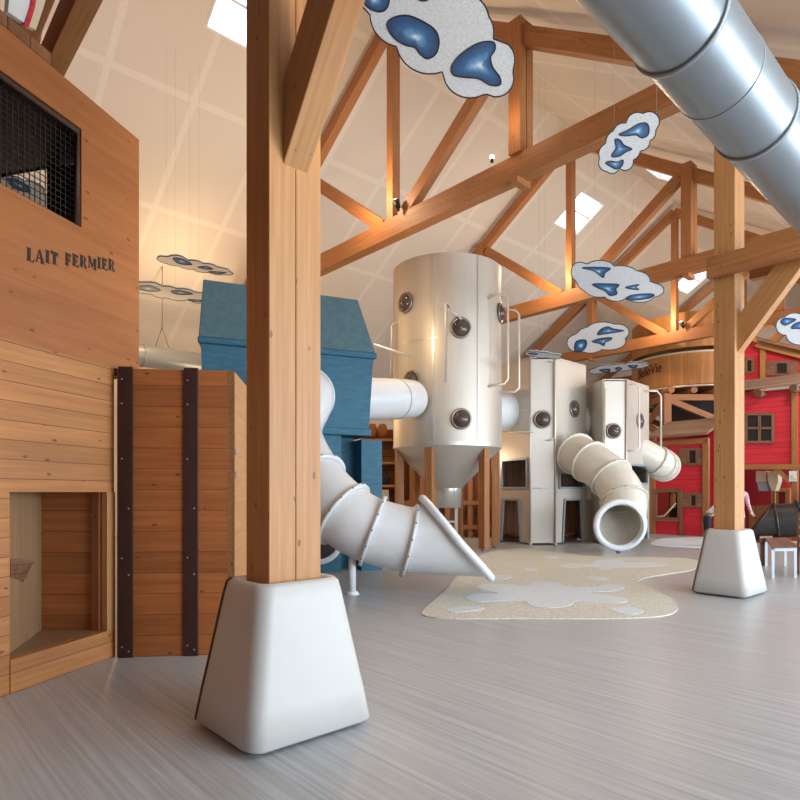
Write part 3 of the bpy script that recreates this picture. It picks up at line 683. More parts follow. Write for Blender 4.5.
sl3 = thing('tube_slide', P(665, 480, 19), 'short cream tube slide from smallest silo to the red hut', 'slide', 'tube slides')
tube_run(sl3, [P(628, 446, 18.9), P(646, 455, 18.8), P(656, 461, 18.8), P(661, 464, 18.9), P(664, 466, 19.2)], .43, M['cream_plastic'], [2, 3, 4])

lk = thing('link_tube', P(390, 399, 14.2), 'white crawl tube between the blue hut and tallest silo', 'tube', 'crawl tubes')
tube_run(lk, [P(352, 399, 13.4), P(378, 399, 13.95), P(396, 399, 14.45), P(410, 399, 15.2)], .475, M['white_plastic'], [])
b = MB(); q = P(394, 399, 14.39); b.annulus(q, P(410, 399, 15.2)-P(378, 399, 13.95), .487, .46, .04, 40); obj('joint_ring', b, M['frame_grey'], lk)
def link(px0, px1, py, y0, y1, r, lab):
    t = thing('link_tube', P((px0+px1)/2, py, (y0+y1)/2), lab, 'tube', 'crawl tubes'); a, b_ = P(px0, py, y0), P(px1, py, y1)
    tube_run(t, [a, a*.5+b_*.5, b_], r, M['white_plastic'], [2]); 
link(468, 509, 412, 17.0, 18.25, .56, 'white crawl tube between tallest silo and middle silo')
link(556, 588, 423, 18.7, 19.15, .54, 'white crawl tube end between middle silo and smallest silo')

# ------------------------------------------------------------------ panelled silos
def facet(b, p, q, z0, z1, holes, nrm, th=.05):   # wall p->q with rectangular/trapezoid holes given as (f0,f1,z0,z1)
    d = (q-p); L = d.length; a = d/L; ax = (ZD, a, nrm)
    cuts = sorted({0.0, 1.0} | {h[0] for h in holes} | {h[1] for h in holes})
    for f0, f1 in zip(cuts, cuts[1:]):
        hs = sorted([h for h in holes if h[0] <= f0+1e-6 and h[1] >= f1-1e-6], key=lambda h: h[2]); z = z0
        for h in hs+[(0, 0, z1, z1)]:
            if h[2] > z+1e-4: b.prism([p+d*f0+ZD*(z-p.z), p+d*f1+ZD*(z-p.z), p+d*f1+ZD*(h[2]-p.z), p+d*f0+ZD*(h[2]-p.z)], nrm*-th, ax)
            z = h[3]
def hframe(parent, p, q, h, nrm, net=False, taper=0):
    d = q-p; a = d.normalized(); P4 = [p+d*h[0]+ZD*h[2], p+d*h[1]+ZD*h[2], p+d*(h[1])-a*taper+ZD*h[3], p+d*h[0]+a*taper+ZD*h[3]]
    b = MB(); bo = [0, 1, 2, 3] if h[2] > .2 else [1, 2, 3]
    for i in bo: b.beam(P4[i]+nrm*.01, P4[(i+1) % 4]+nrm*.01, nrm, .06, .06)
    o = obj('opening_frame', b, M['frame_grey'], parent)
    if taper:
        b = MB(); b.prism([P4[0], P4[3], p+d*h[0]+ZD*h[3]], nrm*-.04); b.prism([P4[1], P4[2], p+d*h[1]+ZD*h[3]], nrm*-.04); obj('corner_plate', b, M['steel'], o)
    if net:
        b = MB(); L = (P4[1]-P4[0]).length; k = 0
        while k*.08 < L: b.beam(P4[0]+a*k*.08, P4[0]+a*k*.08+ZD*(h[3]-h[2]), nrm, .006, .006); k += 1
        for j in range(int((h[3]-h[2])/.08)+1): b.beam(P4[0]+ZD*j*.08, P4[1]+ZD*j*.08, nrm, .006, .006)
        obj('net', b, M['black'], o)
def pan_silo(label, pA, pB, pC, pD, ztop, holesC, holesD, base):
    t = thing('panel_silo', base, label, 'silo')
    nf = V3((0, -1, 0)); nC = (pC-pB).cross(ZD).normalized(); nC = nC if nC.y < 0 else -nC; nD = (pD-pA).cross(ZD).normalized(); nD = nD if nD.y < 0 else -nD
    b = MB(); facet(b, pA, pB, .05, ztop, [], nf); obj('front_panel', b, M['steel'], t)
    b = MB(); facet(b, pB, pC, .05, ztop, holesC, nC); obj('side_panel', b, M['steel'], t)
    b = MB(); facet(b, pA, pD, .05, ztop, holesD, nD); obj('side_panel', b, M['steel'], t)
    b = MB(); bk = V3((0, 1.3, 0)); mid_ = [pA, pB, pC, pC+bk*.6, pD+bk*.6, pD]
    b.prism([p+ZD*(ztop-.06) for p in mid_], ZD*.03); obj('cap', b, M['steel'], t)
    b = MB(); facet(b, pC+bk*.6, pD+bk*.6, .05, ztop-.06, [], V3((0, 1, 0))); facet(b, pC, pC+bk*.6, .05, ztop-.06, [], V3((1, 0, 0))); facet(b, pD, pD+bk*.6, .05, ztop-.06, [], V3((-1, 0, 0))); obj('back_panel', b, M['steel'], t)
    b = MB(); b.prism([p+ZD*.2+V3((0, .12, 0)) for p in (pA, pB)]+[pC+bk*.5+ZD*.2, pD+bk*.5+ZD*.2], ZD*.02); b.prism([pD+bk*.45+V3((.1, 0, 0)), pC+bk*.45-V3((.1, 0, 0)), pC+bk*.45-V3((.1, 0, 0))+ZD*2.6, pD+bk*.45+V3((.1, 0, 0))+ZD*2.6], V3((0, .04, 0)), (ZD, V3((1, 0, 0)), V3((0, 1, 0)))); obj('inner_planks', b, M['vplank'], t)
    for (p, q, hs, nn) in ((pB, pC, holesC, nC), (pA, pD, holesD, nD)):
        for h in hs: hframe(t, p, q, h, nn, h[2] > .5, .1 if h[2] < .5 else 0)
    for p in (pA, pB): 
        b = MB(); b.cyl(p+ZD*.03+V3((0, -.02, 0)), p+ZD*ztop+V3((0, -.02, 0)), .03, n=8); b.cyl(p+V3((0, -.02, 0)), p+ZD*.05+V3((0, -.02, 0)), .06, n=8); obj('corner_tube', b, M['cone_steel'], t)
    return t, nC, nD
G = lambda px, y: V3(((px-HX)/F*y, y, 0))
A2, B2, C2, D2 = G(530, 17.3), G(555, 17.3), G(586, 18.45), G(500, 18.4)
s2, nC2, nD2 = pan_silo('middle panelled silo with a cream slide from its side', A2, B2, C2, D2, 5.33, [(.12, .95, 1.62, 2.05), (.22, .88, 0.05, 1.28)], [(.08, .92, 1.62, 2.45), (.28, .95, 0.05, 1.28)], G(545, 17.9))
porthole(s2, P(542.5, 419.5, 17.28), (0, -1, 0), .255)
pc = onPlane(574, 409, B2, nC2); porthole(s2, pc, nC2, .255)
pipe(s2, [(549, 362), (555, 361), (555, 437), (552, 440), (548, 440)], 17.2, .022); pipe(s2, [(502, 432), (533, 432)], [17.9, 17.15], .03)
pipe(s2, [(512, 411), (529, 411)], [18.0, 17.3], .02)
b = MB(); p_ = P(533, 488, 17.27); b.box(P(537, 488.5, 17.29), V3((1, 0, 0)), ZD, V3((0, 1, 0)), .26, .04, .012); b.box(P(545, 488.5, 17.29), V3((1, 0, 0)), ZD, V3((0, 1, 0)), .18, .012, .012); tag(obj('name_plate', b, M['frame_grey'], s2), 'small dark maker strip')
A3, B3, C3, D3 = G(603, 17.6), G(626, 17.6), G(649, 18.8), G(590, 18.6)
s3, nC3, nD3 = pan_silo('smallest panelled silo standing closest to the red hut', A3, B3, C3, D3, 4.76, [(.15, .9, 1.75, 2.3), (.2, .9, .05, 1.28)], [], G(622, 18.2))
porthole(s3, P(613.5, 431, 17.58), (0, -1, 0), .225)
pc = onPlane(639.5, 421, B3, nC3); porthole(s3, pc, nC3, .235)
pipe(s3, [(629, 385), (636, 384), (639, 388), (639.5, 447), (637, 450), (628, 451)], 17.6, .026)
pipe(s3, [(605, 388), (605, 446), (607, 452)], 17.5, .02)
pipe(s3, [(645, 391), (657, 391), (661, 396), (661, 448)], [18.5, 18.7, 18.7, 18.7], .028)
# low link wall between the two
b = MB(); facet(b, G(583, 19.3), G(608, 19.3), .03, 4.75, [(.1, .9, .05, 1.28)], V3((0, -1, 0))); facet(b, G(586.5, 18.5), G(602, 18.5), 1.28, 2.6, [(.05, .7, 1.62, 2.05)], V3((0, -1, 0)))
b.prism([G(586.5, 18.5)+ZD*2.57, G(602, 18.5)+ZD*2.57, G(608, 19.3)+ZD*2.57, G(583, 19.3)+ZD*2.57], ZD*.03); tag(obj('steel_screen', b, M['steel']), 'plain steel screen joining the middle and smallest silos', 'panel')

# ------------------------------------------------------------------ blue hut
bd = V3((.917, .40, 0)).normalized(); bn = V3((.40, -.917, 0)).normalized()      # run and outward normal
bR = V3((-.49, 11.6, 0)); BL = 3.15
hut = thing('blue_hut', bR-bd*BL/2-bn*.8, 'blue felt covered hut with sloping roof behind the near post', 'playhouse')
def HB(s, z, o=0.0): return bR-bd*s+bn*o+ZD*z
def frus(b, lo, hi, ax=None):  # lists of 4 corners
    L_ = [V3(p) for p in lo]; H_ = [V3(p) for p in hi]
    c8 = [L_[0], H_[0], L_[3], H_[3], L_[1], H_[1], L_[2], H_[2]]
    b.hexa(c8, (bd, ZD, bn), (0, 0)); return b
def loop(z, s0, s1, o0, o1): return [HB(s1, z, o0), HB(s0, z, o0), HB(s0, z, o1), HB(s1-(.42 if s1 > 2 else 0), z, o1)]
b = MB(); frus(b, loop(2.7, .10, BL-.05, -.02, -1.7), loop(4.02, .02, BL, 0, -1.8)); obj('upper_wall', b, M['blue'], hut)
b = MB(); frus(b, loop(4.02, -.04, BL+.06, .06, -1.86), loop(4.14, -.04, BL+.06, .06, -1.86)); obj('eave_band', b, M['blue'], hut, bevel=.03)
b = MB(); frus(b, loop(4.14, -.02, BL+.04, .03, -1.84), loop(5.2, .24, BL-.06, -.25, -1.5)); obj('roof', b, M['blueroof'], hut, bevel=.02)
b = MB(); frus(b, loop(2.56, .06, BL-.05, .02, -1.7), loop(2.7, .06, BL-.05, .02, -1.7)); obj('lower_band', b, M['blue'], hut, bevel=.02)
b = MB(); frus(b, loop(0, .62, BL-.2, -.12, -1.5), loop(2.56, .62, BL-.2, -.12, -1.5)); obj('lower_wall', b, M['blue'], hut)
b = MB(); frus(b, loop(0, .22, .50, -.55, -1.5), loop(2.56, .22, .50, -.55, -1.5)); obj('recess', b, M['blue'], hut)
b = MB(); frus(b, loop(0, -.20, .22, -.10, -1.5), loop(2.50, -.20, .22, -.10, -1.5)); obj('side_pier', b, M['blue'], hut)
b = MB(); c_ = HB(1.05, .62, -.09); b.annulus(c_, bn, .46, .36, .06, 32); hp = obj('crawl_hole', b, M['white_plastic'], hut)
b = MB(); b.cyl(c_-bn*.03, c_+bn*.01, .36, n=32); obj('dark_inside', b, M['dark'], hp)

# ------------------------------------------------------------------ timber frame and shelf behind the hopper silo
b_ = thing('climbing_frame', G(445, 20.2), 'brown plank climbing frame behind the hopper legs', 'frame')
yb = 20.4
b = MB(); b.prism([P(386, 500, yb)*1, P(503, 500, yb), P(503, 437, yb), P(386, 437, yb)], V3((0, .05, 0)), (ZD, V3((1, 0, 0)), V3((0, 1, 0))))
obj('plank_back', b, M['vplank'], b_)
b = MB(); b.prism([V3((P(386, 0, yb).x, yb, 0)), V3((P(503, 0, yb).x, yb, 0)), P(503, 500, yb), P(386, 500, yb)], V3((0, .05, 0)), (ZD, V3((1, 0, 0)), V3((0, 1, 0)))); obj('plank_back', b, M['vplank'], b_)
for px in (390, 412, 421, 447, 470, 480, 500):
    b = MB(); q = G(px, 20.1); b.box(q+ZD*1.6, ZD, V3((1, 0, 0)), V3((0, 1, 0)), 3.2, .16, .16); obj('upright', b, M['beam'], b_)
for z, in ((.35,), (1.15,), (3.2,)):
    b = MB(); b.beam(G(388, 20.0)+ZD*z, G(502, 20.0)+ZD*z, ZD, .14, .1); obj('cross_rail', b, M['beam'], b_)
sh = thing('shelf_unit', G(380, 19.2), 'open wooden shelf unit between blue hut and hopper silo', 'shelf')
xl, xr = P(362, 0, 19.2).x, P(396, 0, 19.2).x
for py, hb in ((440, .12), (463, .12), (486, .12), (510, .12), (535, .12)):
    b = MB(); zz = P(380, py, 19.2).z; b.box(V3(((xl+xr)/2, 19.3, zz)), V3((1, 0, 0)), ZD, V3((0, 1, 0)), xr-xl, .07, .45); obj('shelf_board', b, M['crate_side'], sh)
b = MB(); b.box(V3(((xl+xr)/2, 19.55, 1.75)), V3((1, 0, 0)), ZD, V3((0, 1, 0)), xr-xl, 3.5, .04); obj('back_board', b, M['vplank'], sh)
for x_ in (xl, xr): b = MB(); b.box(V3((x_, 19.3, 1.8)), ZD, V3((1, 0, 0)), V3((0, 1, 0)), 3.6, .07, .5); obj('side_board', b, M['crate_side'], sh)
for px, lab in ((372.3, 'orange wicker basket on the shelf, beside the blue hut edge'), (382.5, 'orange wicker basket on the shelf, closer to the silo')):
    b = MB(); q = P(px, 437.6, 19.2); b.rings([[q+V3((r_*math.cos(2*PI*j/16), r_*.8*math.sin(2*PI*j/16), z_)) for j in range(16)] for r_, z_ in ((.02, .0), (.10, .02), (.16, .18), (.15, .32), (.10, .42), (.02, .44))]); tag(obj('wicker_basket', b, M['basket']), lab, 'basket', 'baskets on the shelf')
b = MB(); q = P(385, 484.5, 19.2); b.rings([[q+V3((r_*math.cos(2*PI*j/12), r_*.7*math.sin(2*PI*j/12), z_)) for j in range(12)] for r_, z_ in ((.02, 0), (.15, .02), (.16, .2), (.09, .36), (.02, .38))]); tag(obj('dark_bag', b, M['dark']), 'black bag sitting on a shelf beside the silo leg', 'bag')
b = MB(); q = P(384, 508.5, 19.2); b.box(q+ZD*.3, ZD, V3((1, 0, 0)), V3((0, 1, 0)), .58, .3, .3); tag(obj('storage_box', b, M['cream'], bevel=.02), 'pale box on the lower shelf under the black bag', 'box')

# ------------------------------------------------------------------ rugs
def flat(name, pxs, z0, th_, mat, parent=None, smooth=True):
    pts = [onZ(x, y, z0) for x, y in pxs]
    if smooth: pts = smooth_path(pts, 6, True)
    b = MB(); b.prism(pts, ZD*th_, (V3((1, 0, 0)), V3((0, 1, 0)), ZD)); return obj(name, b, mat, parent)
zz = lambda L_: [(410+x/2.667, 530+y/2.667) for x, y in L_]
rug = flat('floor_rug', zz([(32, 222), (60, 192), (100, 158), (122, 128), (160, 95), (200, 62), (300, 50), (400, 62), (500, 72), (620, 74), (740, 77), (778, 92), (750, 108), (690, 118), (630, 128), (610, 140), (640, 156), (690, 180), (714, 204), (700, 224), (640, 234), (500, 238), (300, 237), (150, 238), (60, 234)]), 0.0, .012, M['rug'])
tag(rug, 'sand coloured floor rug with pale splash shapes below the slides', 'rug')
WB[rug.name] = V3(rug.location)
for L_ in ([(150, 180), (175, 171), (235, 169), (180, 157), (190, 146), (260, 144), (312, 149), (335, 138), (392, 141), (422, 152), (490, 152), (540, 144), (572, 152), (545, 163), (475, 165), (525, 174), (576, 183), (568, 194), (505, 192), (442, 190), (428, 201), (380, 208), (330, 204), (300, 190), (235, 190), (172, 191)],
           [(100, 212), (140, 203), (195, 206), (185, 214), (120, 220)], [(535, 208), (590, 206), (625, 218), (590, 225), (550, 219)], [(210, 125), (245, 120), (272, 126), (240, 132)], [(300, 105), (322, 101), (340, 106), (318, 110)], [(470, 128), (505, 124), (532, 130), (500, 135)],
           [(400, 95), (430, 88), (480, 90), (500, 80), (560, 80), (580, 88), (660, 86), (690, 92), (640, 99), (560, 99), (520, 105), (470, 98), (420, 100)], [(355, 74), (378, 70), (396, 74), (374, 77)]):
    flat('splash_patch', zz(L_), .0125, .004, M['rugpale'], rug)
tag(flat('floor_rug', [(651, 544), (662, 539), (690, 537.5), (730, 538), (735, 546), (700, 547.5), (665, 546.5)], 0.0, .012, M['rugpale']), 'small pale floor rug in front of the red hut', 'rug')

# ------------------------------------------------------------------ hanging cloud boards
def cloud(center, y, tilt, ells, blobs, label, az=0, N_=120, wire=True):
    c = P(center[0], center[1], y); n_ = V3((math.sin(R(az))*math.sin(R(tilt)), -math.sin(R(tilt))*math.cos(R(az)), -math.cos(R(tilt))))  # faces down, leaning to the hall
    pj = lambda x, yy: onPlane(x, yy, c, n_)
    out = []
    cx0, cy0 = center
    for i in range(N_):
        a = 2*PI*i/N_; dx, dy = math.cos(a), math.sin(a); best = 1.0
        for (ex, ey, rx, ry) in ells:
            ox, oy = (cx0-ex)/rx, (cy0-ey)/ry; ddx, ddy = dx/rx, dy/ry
            A = ddx*ddx+ddy*ddy; B = ox*ddx+oy*ddy; Q = ox*ox+oy*oy-1; D_ = B*B-A*Q
            if D_ > 0: best = max(best, (-B+math.sqrt(D_))/A)
        out.append(pj(cx0+dx*best, cy0+dy*best))
    t = thing('cloud_board', c, label, 'decoration', 'painted cloud boards hung from the roof')
    b = MB(); b.prism(out, n_*-.03); obj('board', b, M['cloud'], t)
    sz_ = max((p-c).length for p in out)
    b = MB(); b.tube(out, max(.008, .0007*y*1.0), 6, closed=True); obj('edge_line', b, M['black'], t)
    for L_ in blobs:
        q = smooth_path([pj(x, yy)+n_*.004 for x, yy in L_], 5, True); g_ = sum(q, V3())/len(q)
        b = MB(); m_ = len(q); inner = [g_+(p-g_)*.45 for p in q]
        for i in range(m_):
            k = (i+1) % m_
            b.face([q[i], q[k], inner[k], inner[i]], [(1, 0), (1, 0), (.4, 0), (.4, 0)]); b.face([inner[i], inner[k], g_], [(.4, 0), (.4, 0), (0, 0)])
        bl = obj('blue_shape', b, M['cloudblue'], t)
        b = MB(); b.tube(q, max(.007, .0005*y), 5, closed=True); obj('outline', b, M['black'], bl)
    if wire:
        for k in (N_//8*5, N_//8*7):
            w = out[k]; b = MB(); u_ = -SA*w.x+CA*w.y; b.cyl(w, V3((w.x, w.y, max(w.z+.3, roofz(u_)))), .0018, n=5); obj('hanging_wire', b, M['grey_metal'], t)
    return t
Z4 = lambda L_: [(340+x/4, y/4) for x, y in L_]
cloud((440, 30), 6.6, 62, [(383, -12, 28, 28), (402, 14, 32, 33), (430, 40, 34, 34), (470, 72, 27, 26), (496, 78, 18, 19), (495, 60, 20, 21), (472, 32, 22, 24), (455, 20, 34, 30), (430, -10, 40, 36), (400, -30, 35, 30)],
      [Z4(q) for q in ([(188, 100), (215, 70), (270, 62), (330, 85), (380, 120), (397, 165), (385, 215), (350, 235), (320, 215), (300, 190), (260, 180), (215, 150)], [(445, 270), (470, 230), (520, 190), (570, 168), (615, 170), (620, 200), (603, 230), (612, 270), (640, 310), (640, 340), (600, 340), (555, 315), (500, 310), (455, 300)], [(70, -40), (95, 8), (120, 35), (160, 48), (190, 30), (195, -20), (140, -60)], [(290, -30), (310, -4), (335, 4), (358, -6), (350, -35)])],
      'largest hanging cloud board, speckled white with blue shapes, at the top of the photo')
Z3 = lambda L_: [(540+x/5, 100+y/5) for x, y in L_]
cloud((628, 143), 8.9, 60, [(540+x/5, 100+y/5, r_/5, r_/5) for x, y, r_ in ((548, 108, 50), (490, 120, 58), (420, 170, 55), (390, 210, 60), (350, 270, 56), (335, 315, 42), (360, 330, 38), (425, 310, 42), (450, 250, 52), (500, 205, 50), (535, 160, 45))],
      [Z3(q) for q in ([(395, 172), (440, 150), (490, 120), (530, 115), (545, 140), (540, 175), (510, 190), (480, 175), (430, 180)], [(375, 198), (400, 200), (420, 225), (460, 245), (430, 260), (400, 280), (365, 285), (360, 270), (380, 240)], [(328, 315), (350, 305), (385, 310), (415, 300), (410, 330), (380, 345), (350, 330)])],
      'small upright-looking hanging cloud board under the nearest whole truss')
Z6 = lambda L_: [(540+x/5, 180+y/5) for x, y in L_]
cloud((617, 283), 12.5, 55, [(540+x/5, 180+y/5, a/5, c_/5) for x, y, a, c_ in ((200, 460, 45, 50), (300, 440, 72, 38), (400, 470, 90, 42), (480, 500, 70, 45), (560, 550, 60, 36), (500, 580, 70, 32), (380, 570, 60, 36), (300, 540, 80, 46), (240, 510, 55, 45))],
      [Z6(q) for q in ([(210, 440), (250, 435), (350, 440), (325, 465), (318, 488), (300, 478), (270, 455)], [(262, 520), (330, 518), (395, 522), (380, 545), (385, 570), (350, 578), (325, 555), (290, 540)], [(428, 535), (495, 522), (480, 535), (495, 548), (450, 545)], [(430, 590), (460, 575), (530, 568), (570, 572), (550, 590), (480, 600), (440, 600)])],
      'hanging cloud board with four blue shapes before the second truss')
Z5 = lambda L_: [(580+x/7.27, 290+y/7.27) for x, y in L_]
cloud((600, 337), 21.5, 55, [(578, 343, 11, 9), (590, 338, 14, 11), (603, 331, 17, 9), (618, 332, 11, 8), (608, 341, 18, 9), (590, 345, 14, 8)],
      [Z5(q) for q in ([(125, 325), (150, 285), (200, 265), (240, 280), (320, 295), (250, 310), (180, 320)], [(85, 375), (150, 350), (230, 345), (220, 365), (185, 380), (175, 405), (140, 390)], [(-30, 375), (30, 360), (50, 380), (40, 420), (10, 445), (-40, 440)])],
      'hanging cloud board just above the third truss, behind the middle silo')
cloud((619, 369), 21.5, 16, [(580+x/7.27, 290+y/7.27, a/7.27, c_/7.27) for x, y, a, c_ in ((110, 590, 45, 20), (200, 572, 90, 28), (300, 562, 90, 26), (400, 548, 80, 24), (460, 545, 45, 16))],
      [Z5(q) for q in ([(140, 580), (200, 572), (222, 580), (200, 600), (160, 590)], [(255, 570), (285, 560), (305, 572), (280, 582)], [(345, 550), (400, 545), (420, 550), (390, 568)])],
      'flat hanging cloud board over the smallest silo, before the tank lettering')
cloud((542, 354.5), 15.5, 6, [(533, 353.5, 8, 2.6), (543, 355, 9, 2.8), (554, 356.5, 8, 2.4)], [[(528, 353), (534, 352.4), (538, 354), (532, 354.6)]], 'thin edge-on cloud board above the middle silo top')
Zr = lambda L_: [(700+x/6.15, 220+y/6.15) for x, y in L_]
cloud((796, 328), 14, 50, [(785, 326, 9, 9), (795, 322, 12, 9), (800, 335, 14, 10), (815, 325, 15, 14)], [Zr(q) for q in ([(495, 625), (520, 602), (590, 610), (565, 630), (520, 648)], [(560, 665), (590, 632), (680, 620), (680, 672), (600, 668)])], 'hanging cloud board cut by the frame, above the red house roof')
Zl = lambda L_: [(130+x/5.717, 240+y/5.717) for x, y in L_]
cloud((195, 265.5), 14.5, 4, [(130+x/5.717, 240+y/5.717, a/5.717, c_/5.717) for x, y, a, c_ in ((185, 108, 32, 18), (260, 117, 60, 30), (350, 142, 70, 26), (430, 160, 70, 26), (510, 178, 60, 22), (560, 190, 33, 11))],
      [Zl(q) for q in ([(245, 103), (300, 107), (355, 140), (280, 135)], [(388, 153), (440, 150), (475, 166), (430, 166)], [(450, 178), (550, 185), (500, 193)])], 'upper of two flat cloud boards above the plank crate')
cloud((172, 292), 14.0, 4, [(130+x/5.717, 240+y/5.717, a/5.717, c_/5.717) for x, y, a, c_ in ((50, 270, 70, 30), (110, 275, 80, 34), (200, 298, 80, 34), (290, 312, 90, 34), (400, 332, 70, 30))],
      [Zl(q) for q in ([(30, 270), (110, 260), (175, 288), (100, 292)], [(235, 292), (290, 288), (360, 308), (270, 310)], [(335, 338), (420, 345), (420, 354), (345, 348)])], 'lower of two flat cloud boards, beside the blue hut roof')
cloud((25, 190), 11, 8, [(10, 184, 16, 8), (26, 190, 18, 9), (44, 200, 14, 6)], [[(8, 178), (26, 184), (30, 192), (14, 188)]], 'cloud board glimpsed through the black netted window')

# ------------------------------------------------------------------ round wooden tank on its tower
tc = V3((0, 0, 0)); yT = 27.5; tcx = P(692, 0, yT).x; tc = V3((tcx, yT, 0)); tr = 2.55
zt1, zt2, zt3, zt4 = P(0, 383, yT-tr).z, P(0, 351, yT-tr).z, P(0, 345, yT-tr).z, P(0, 309, yT-tr).z
tank = thing('wooden_tank', tc, 'round wooden tank with dark lettering on a braced tower', 'tank')
def staves(z0, z1, r):
    b = MB(); n = 64; A = []
    for j in range(n):
        a0, a1 = 2*PI*j/n, 2*PI*(j+1)/n; p0, p1 = tc+V3((r*math.cos(a0), r*math.sin(a0), 0)), tc+V3((r*math.cos(a1), r*math.sin(a1), 0))
        b.face([p0+ZD*z0, p1+ZD*z0, p1+ZD*z1, p0+ZD*z1], [(z0, a0*r), (z0, a1*r), (z1, a1*r), (z1, a0*r)], True)
    return b.merge()
obj('lower_drum', staves(zt1, zt2, tr), M['tankwood'], tank); obj('upper_drum', staves(zt3, zt4, tr-.02), M['tankwood'], tank)
b = MB(); b.rings([ringp(tc, tr-.02, zt4), ringp(tc, .05, zt4+.02)]); b.rings([ringp(tc, tr, zt1), ringp(tc, .05, zt1)]); obj('tank_lid', b, M['tankwood'], tank)
for z in (zt2, zt1-.1):
    b = MB(); b.rings([ringp(tc, tr+.05, z), ringp(tc, tr+.05, z+.07), ringp(tc, tr-.06, z+.07), ringp(tc, tr-.06, z)], closed=True); tag(obj('hoop', b, M['rail'], tank), 'pale metal hoop')
tcv = bpy.data.curves.new('txt', 'FONT'); tcv.body = 'BelleVie'; tcv.size = 1.05; tcv.extrude = .01; tcv.shear = .15
to = bpy.data.objects.new('txt', tcv); COL.objects.link(to); bpy.context.view_layer.update()
me = bpy.data.meshes.new_from_object(to.evaluated_get(bpy.context.evaluated_depsgraph_get())); bpy.data.objects.remove(to)
b = MB(); b.bm.from_mesh(me); bmesh.ops.subdivide_edges(b.bm, edges=[e_ for e_ in b.bm.edges if e_.calc_length() > .15], cuts=2)
wd = max(v.co.x for v in b.bm.verts); aL = math.atan2(-1, 0)
dl = ray(637, 368); endpx = 662
def ang_at(px):
    d = ray(px, 368); ox, oy = -tc.x, -tc.y; A = d.x**2+d.y**2; B = ox*d.x+oy*d.y; Q = ox*ox+oy*oy-tr*tr; t_ = (-B-math.sqrt(max(0, B*B-A*Q)))/A; return math.atan2(d.y*t_-tc.y, d.x*t_-tc.x)
a1, a0 = ang_at(661.5), ang_at(648.0)
wV = None
zb_ = P(0, 371, yT-tr+.3).z
# the word is wrapped on the drum so that it ends beyond the cloud board
k_ = (a1-a0)/(wd*.50)
for v in b.bm.verts:
    a_ = a1-(wd-v.co.x)*k_; r_ = tr+.012+v.co.z; z_ = zb_+v.co.y*.58+ (v.co.x/wd)*.12; v.co = V3((tc.x+r_*math.cos(a_), tc.y+r_*math.sin(a_), z_))
tag(obj('lettering', b, M['darkwood'], tank), 'dark handwritten tank lettering')
zl = P(0, 392, yT-tr).z; hw = 2.05
cor = [tc+V3((sx*hw, sy*hw, 0)) for sx, sy in ((-1, -1), (1, -1), (1, 1), (-1, 1))]
for p_ in cor: b = MB(); b.box(p_+ZD*(zl/2), ZD, V3((1, 0, 0)), V3((0, 1, 0)), zl, .3, .3); obj('tower_leg', b, M['beam'], tank)
for p_, q_ in zip(cor, cor[1:]+cor[:1]):
    b = MB(); b.beam(p_+ZD*(zl-.15), q_+ZD*(zl-.15), ZD, .25, .2); obj('tower_beam', b, M['beam'], tank)
    b = MB(); b.beam(p_+ZD*(zl-.2), q_+ZD*(zl-1.9), ZD, .24, .16); obj('cross_brace', b, M['beam'], tank)
    b = MB(); b.beam(p_+ZD*(zl-1.9), q_+ZD*(zl-.2), ZD, .24, .16); obj('cross_brace', b, M['beam'], tank)
for k in range(5):
    b = MB(); xx = tc.x-1.9+k*.95; b.cyl(V3((xx, yT-2.2, zl+.16)), V3((xx, yT+2.2, zl+.16)), .14, n=10); obj('joist', b, M['beam'], tank)
b = MB(); b.rings([ringp(tc, 1.7, zl-.1, 32), ringp(tc, .5, zl-2.0, 32)]); tag(obj('hopper', b, M['darkslide'], tank), 'dark funnel under the tank')

# ------------------------------------------------------------------ red hut and red house
VH = 21.5
def HV(px, py, o=0.0): return onV(px, py, VH-o)
def wallpoly(b, pxs, th_=.06, o=0.0, ax=(UD, ZD, VD)): b.prism([HV(x, y, o) for x, y in pxs], VD*th_, ax); return b
def zfloor(px, o=0.0): p = HV(px, 500, o); return V3((p.x, p.y, 0))
def gy(px, o=0.0): p = zfloor(px, o); return HY+CH*F/p.y
rh = thing('red_hut', zfloor(680), 'small red board hut with grey plank roof beside the silos', 'playhouse')
b = MB(); wallpoly(b, [(652, gy(652)), (655, gy(655)), (655, 441), (652, 441)]); wallpoly(b, [(655, 491), (680, 490), (680, 439.5), (655, 441)]); wallpoly(b, [(655, gy(655)), (680, gy(680)), (680, 520), (655, 519)]); wallpoly(b, [(680, gy(680)), (708, gy(708)), (708, 437), (680, 439.5)]); obj('board_wall', b, M['red'], rh)
b = MB(); wallpoly(b, [(708, gy(708)), (726, gy(726)), (726, 425), (708, 427)], .06, -.7); obj('side_wall', b, M['red'], rh)
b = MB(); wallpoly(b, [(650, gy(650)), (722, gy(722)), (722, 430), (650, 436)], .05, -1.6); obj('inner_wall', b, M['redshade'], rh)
e0, e1 = HV(645, 439, .35), HV(707, 434.5, .35); back = VD*1.5+ZD*.62
b = MB(); b.prism([e0, e1, e1+back-UD*.15, e0+back-UD*.15], ZD*.09, (UD, VD, ZD)); obj('plank_roof', b, M['greywood'], rh)
for px0, px1 in ((650, 654.5), (702.5, 708)):
    b = MB(); wallpoly(b, [(px0, gy(px0)), (px1, gy(px1)), (px1, 438), (px0, 441)], .16, .1, (ZD, UD, VD)); obj('corner_post', b, M['beam'], rh)
b = MB(); wallpoly(b, [(650, 447), (707, 443), (707, 438), (650, 442)], .12, .1); obj('eave_beam', b, M['beam'], rh)
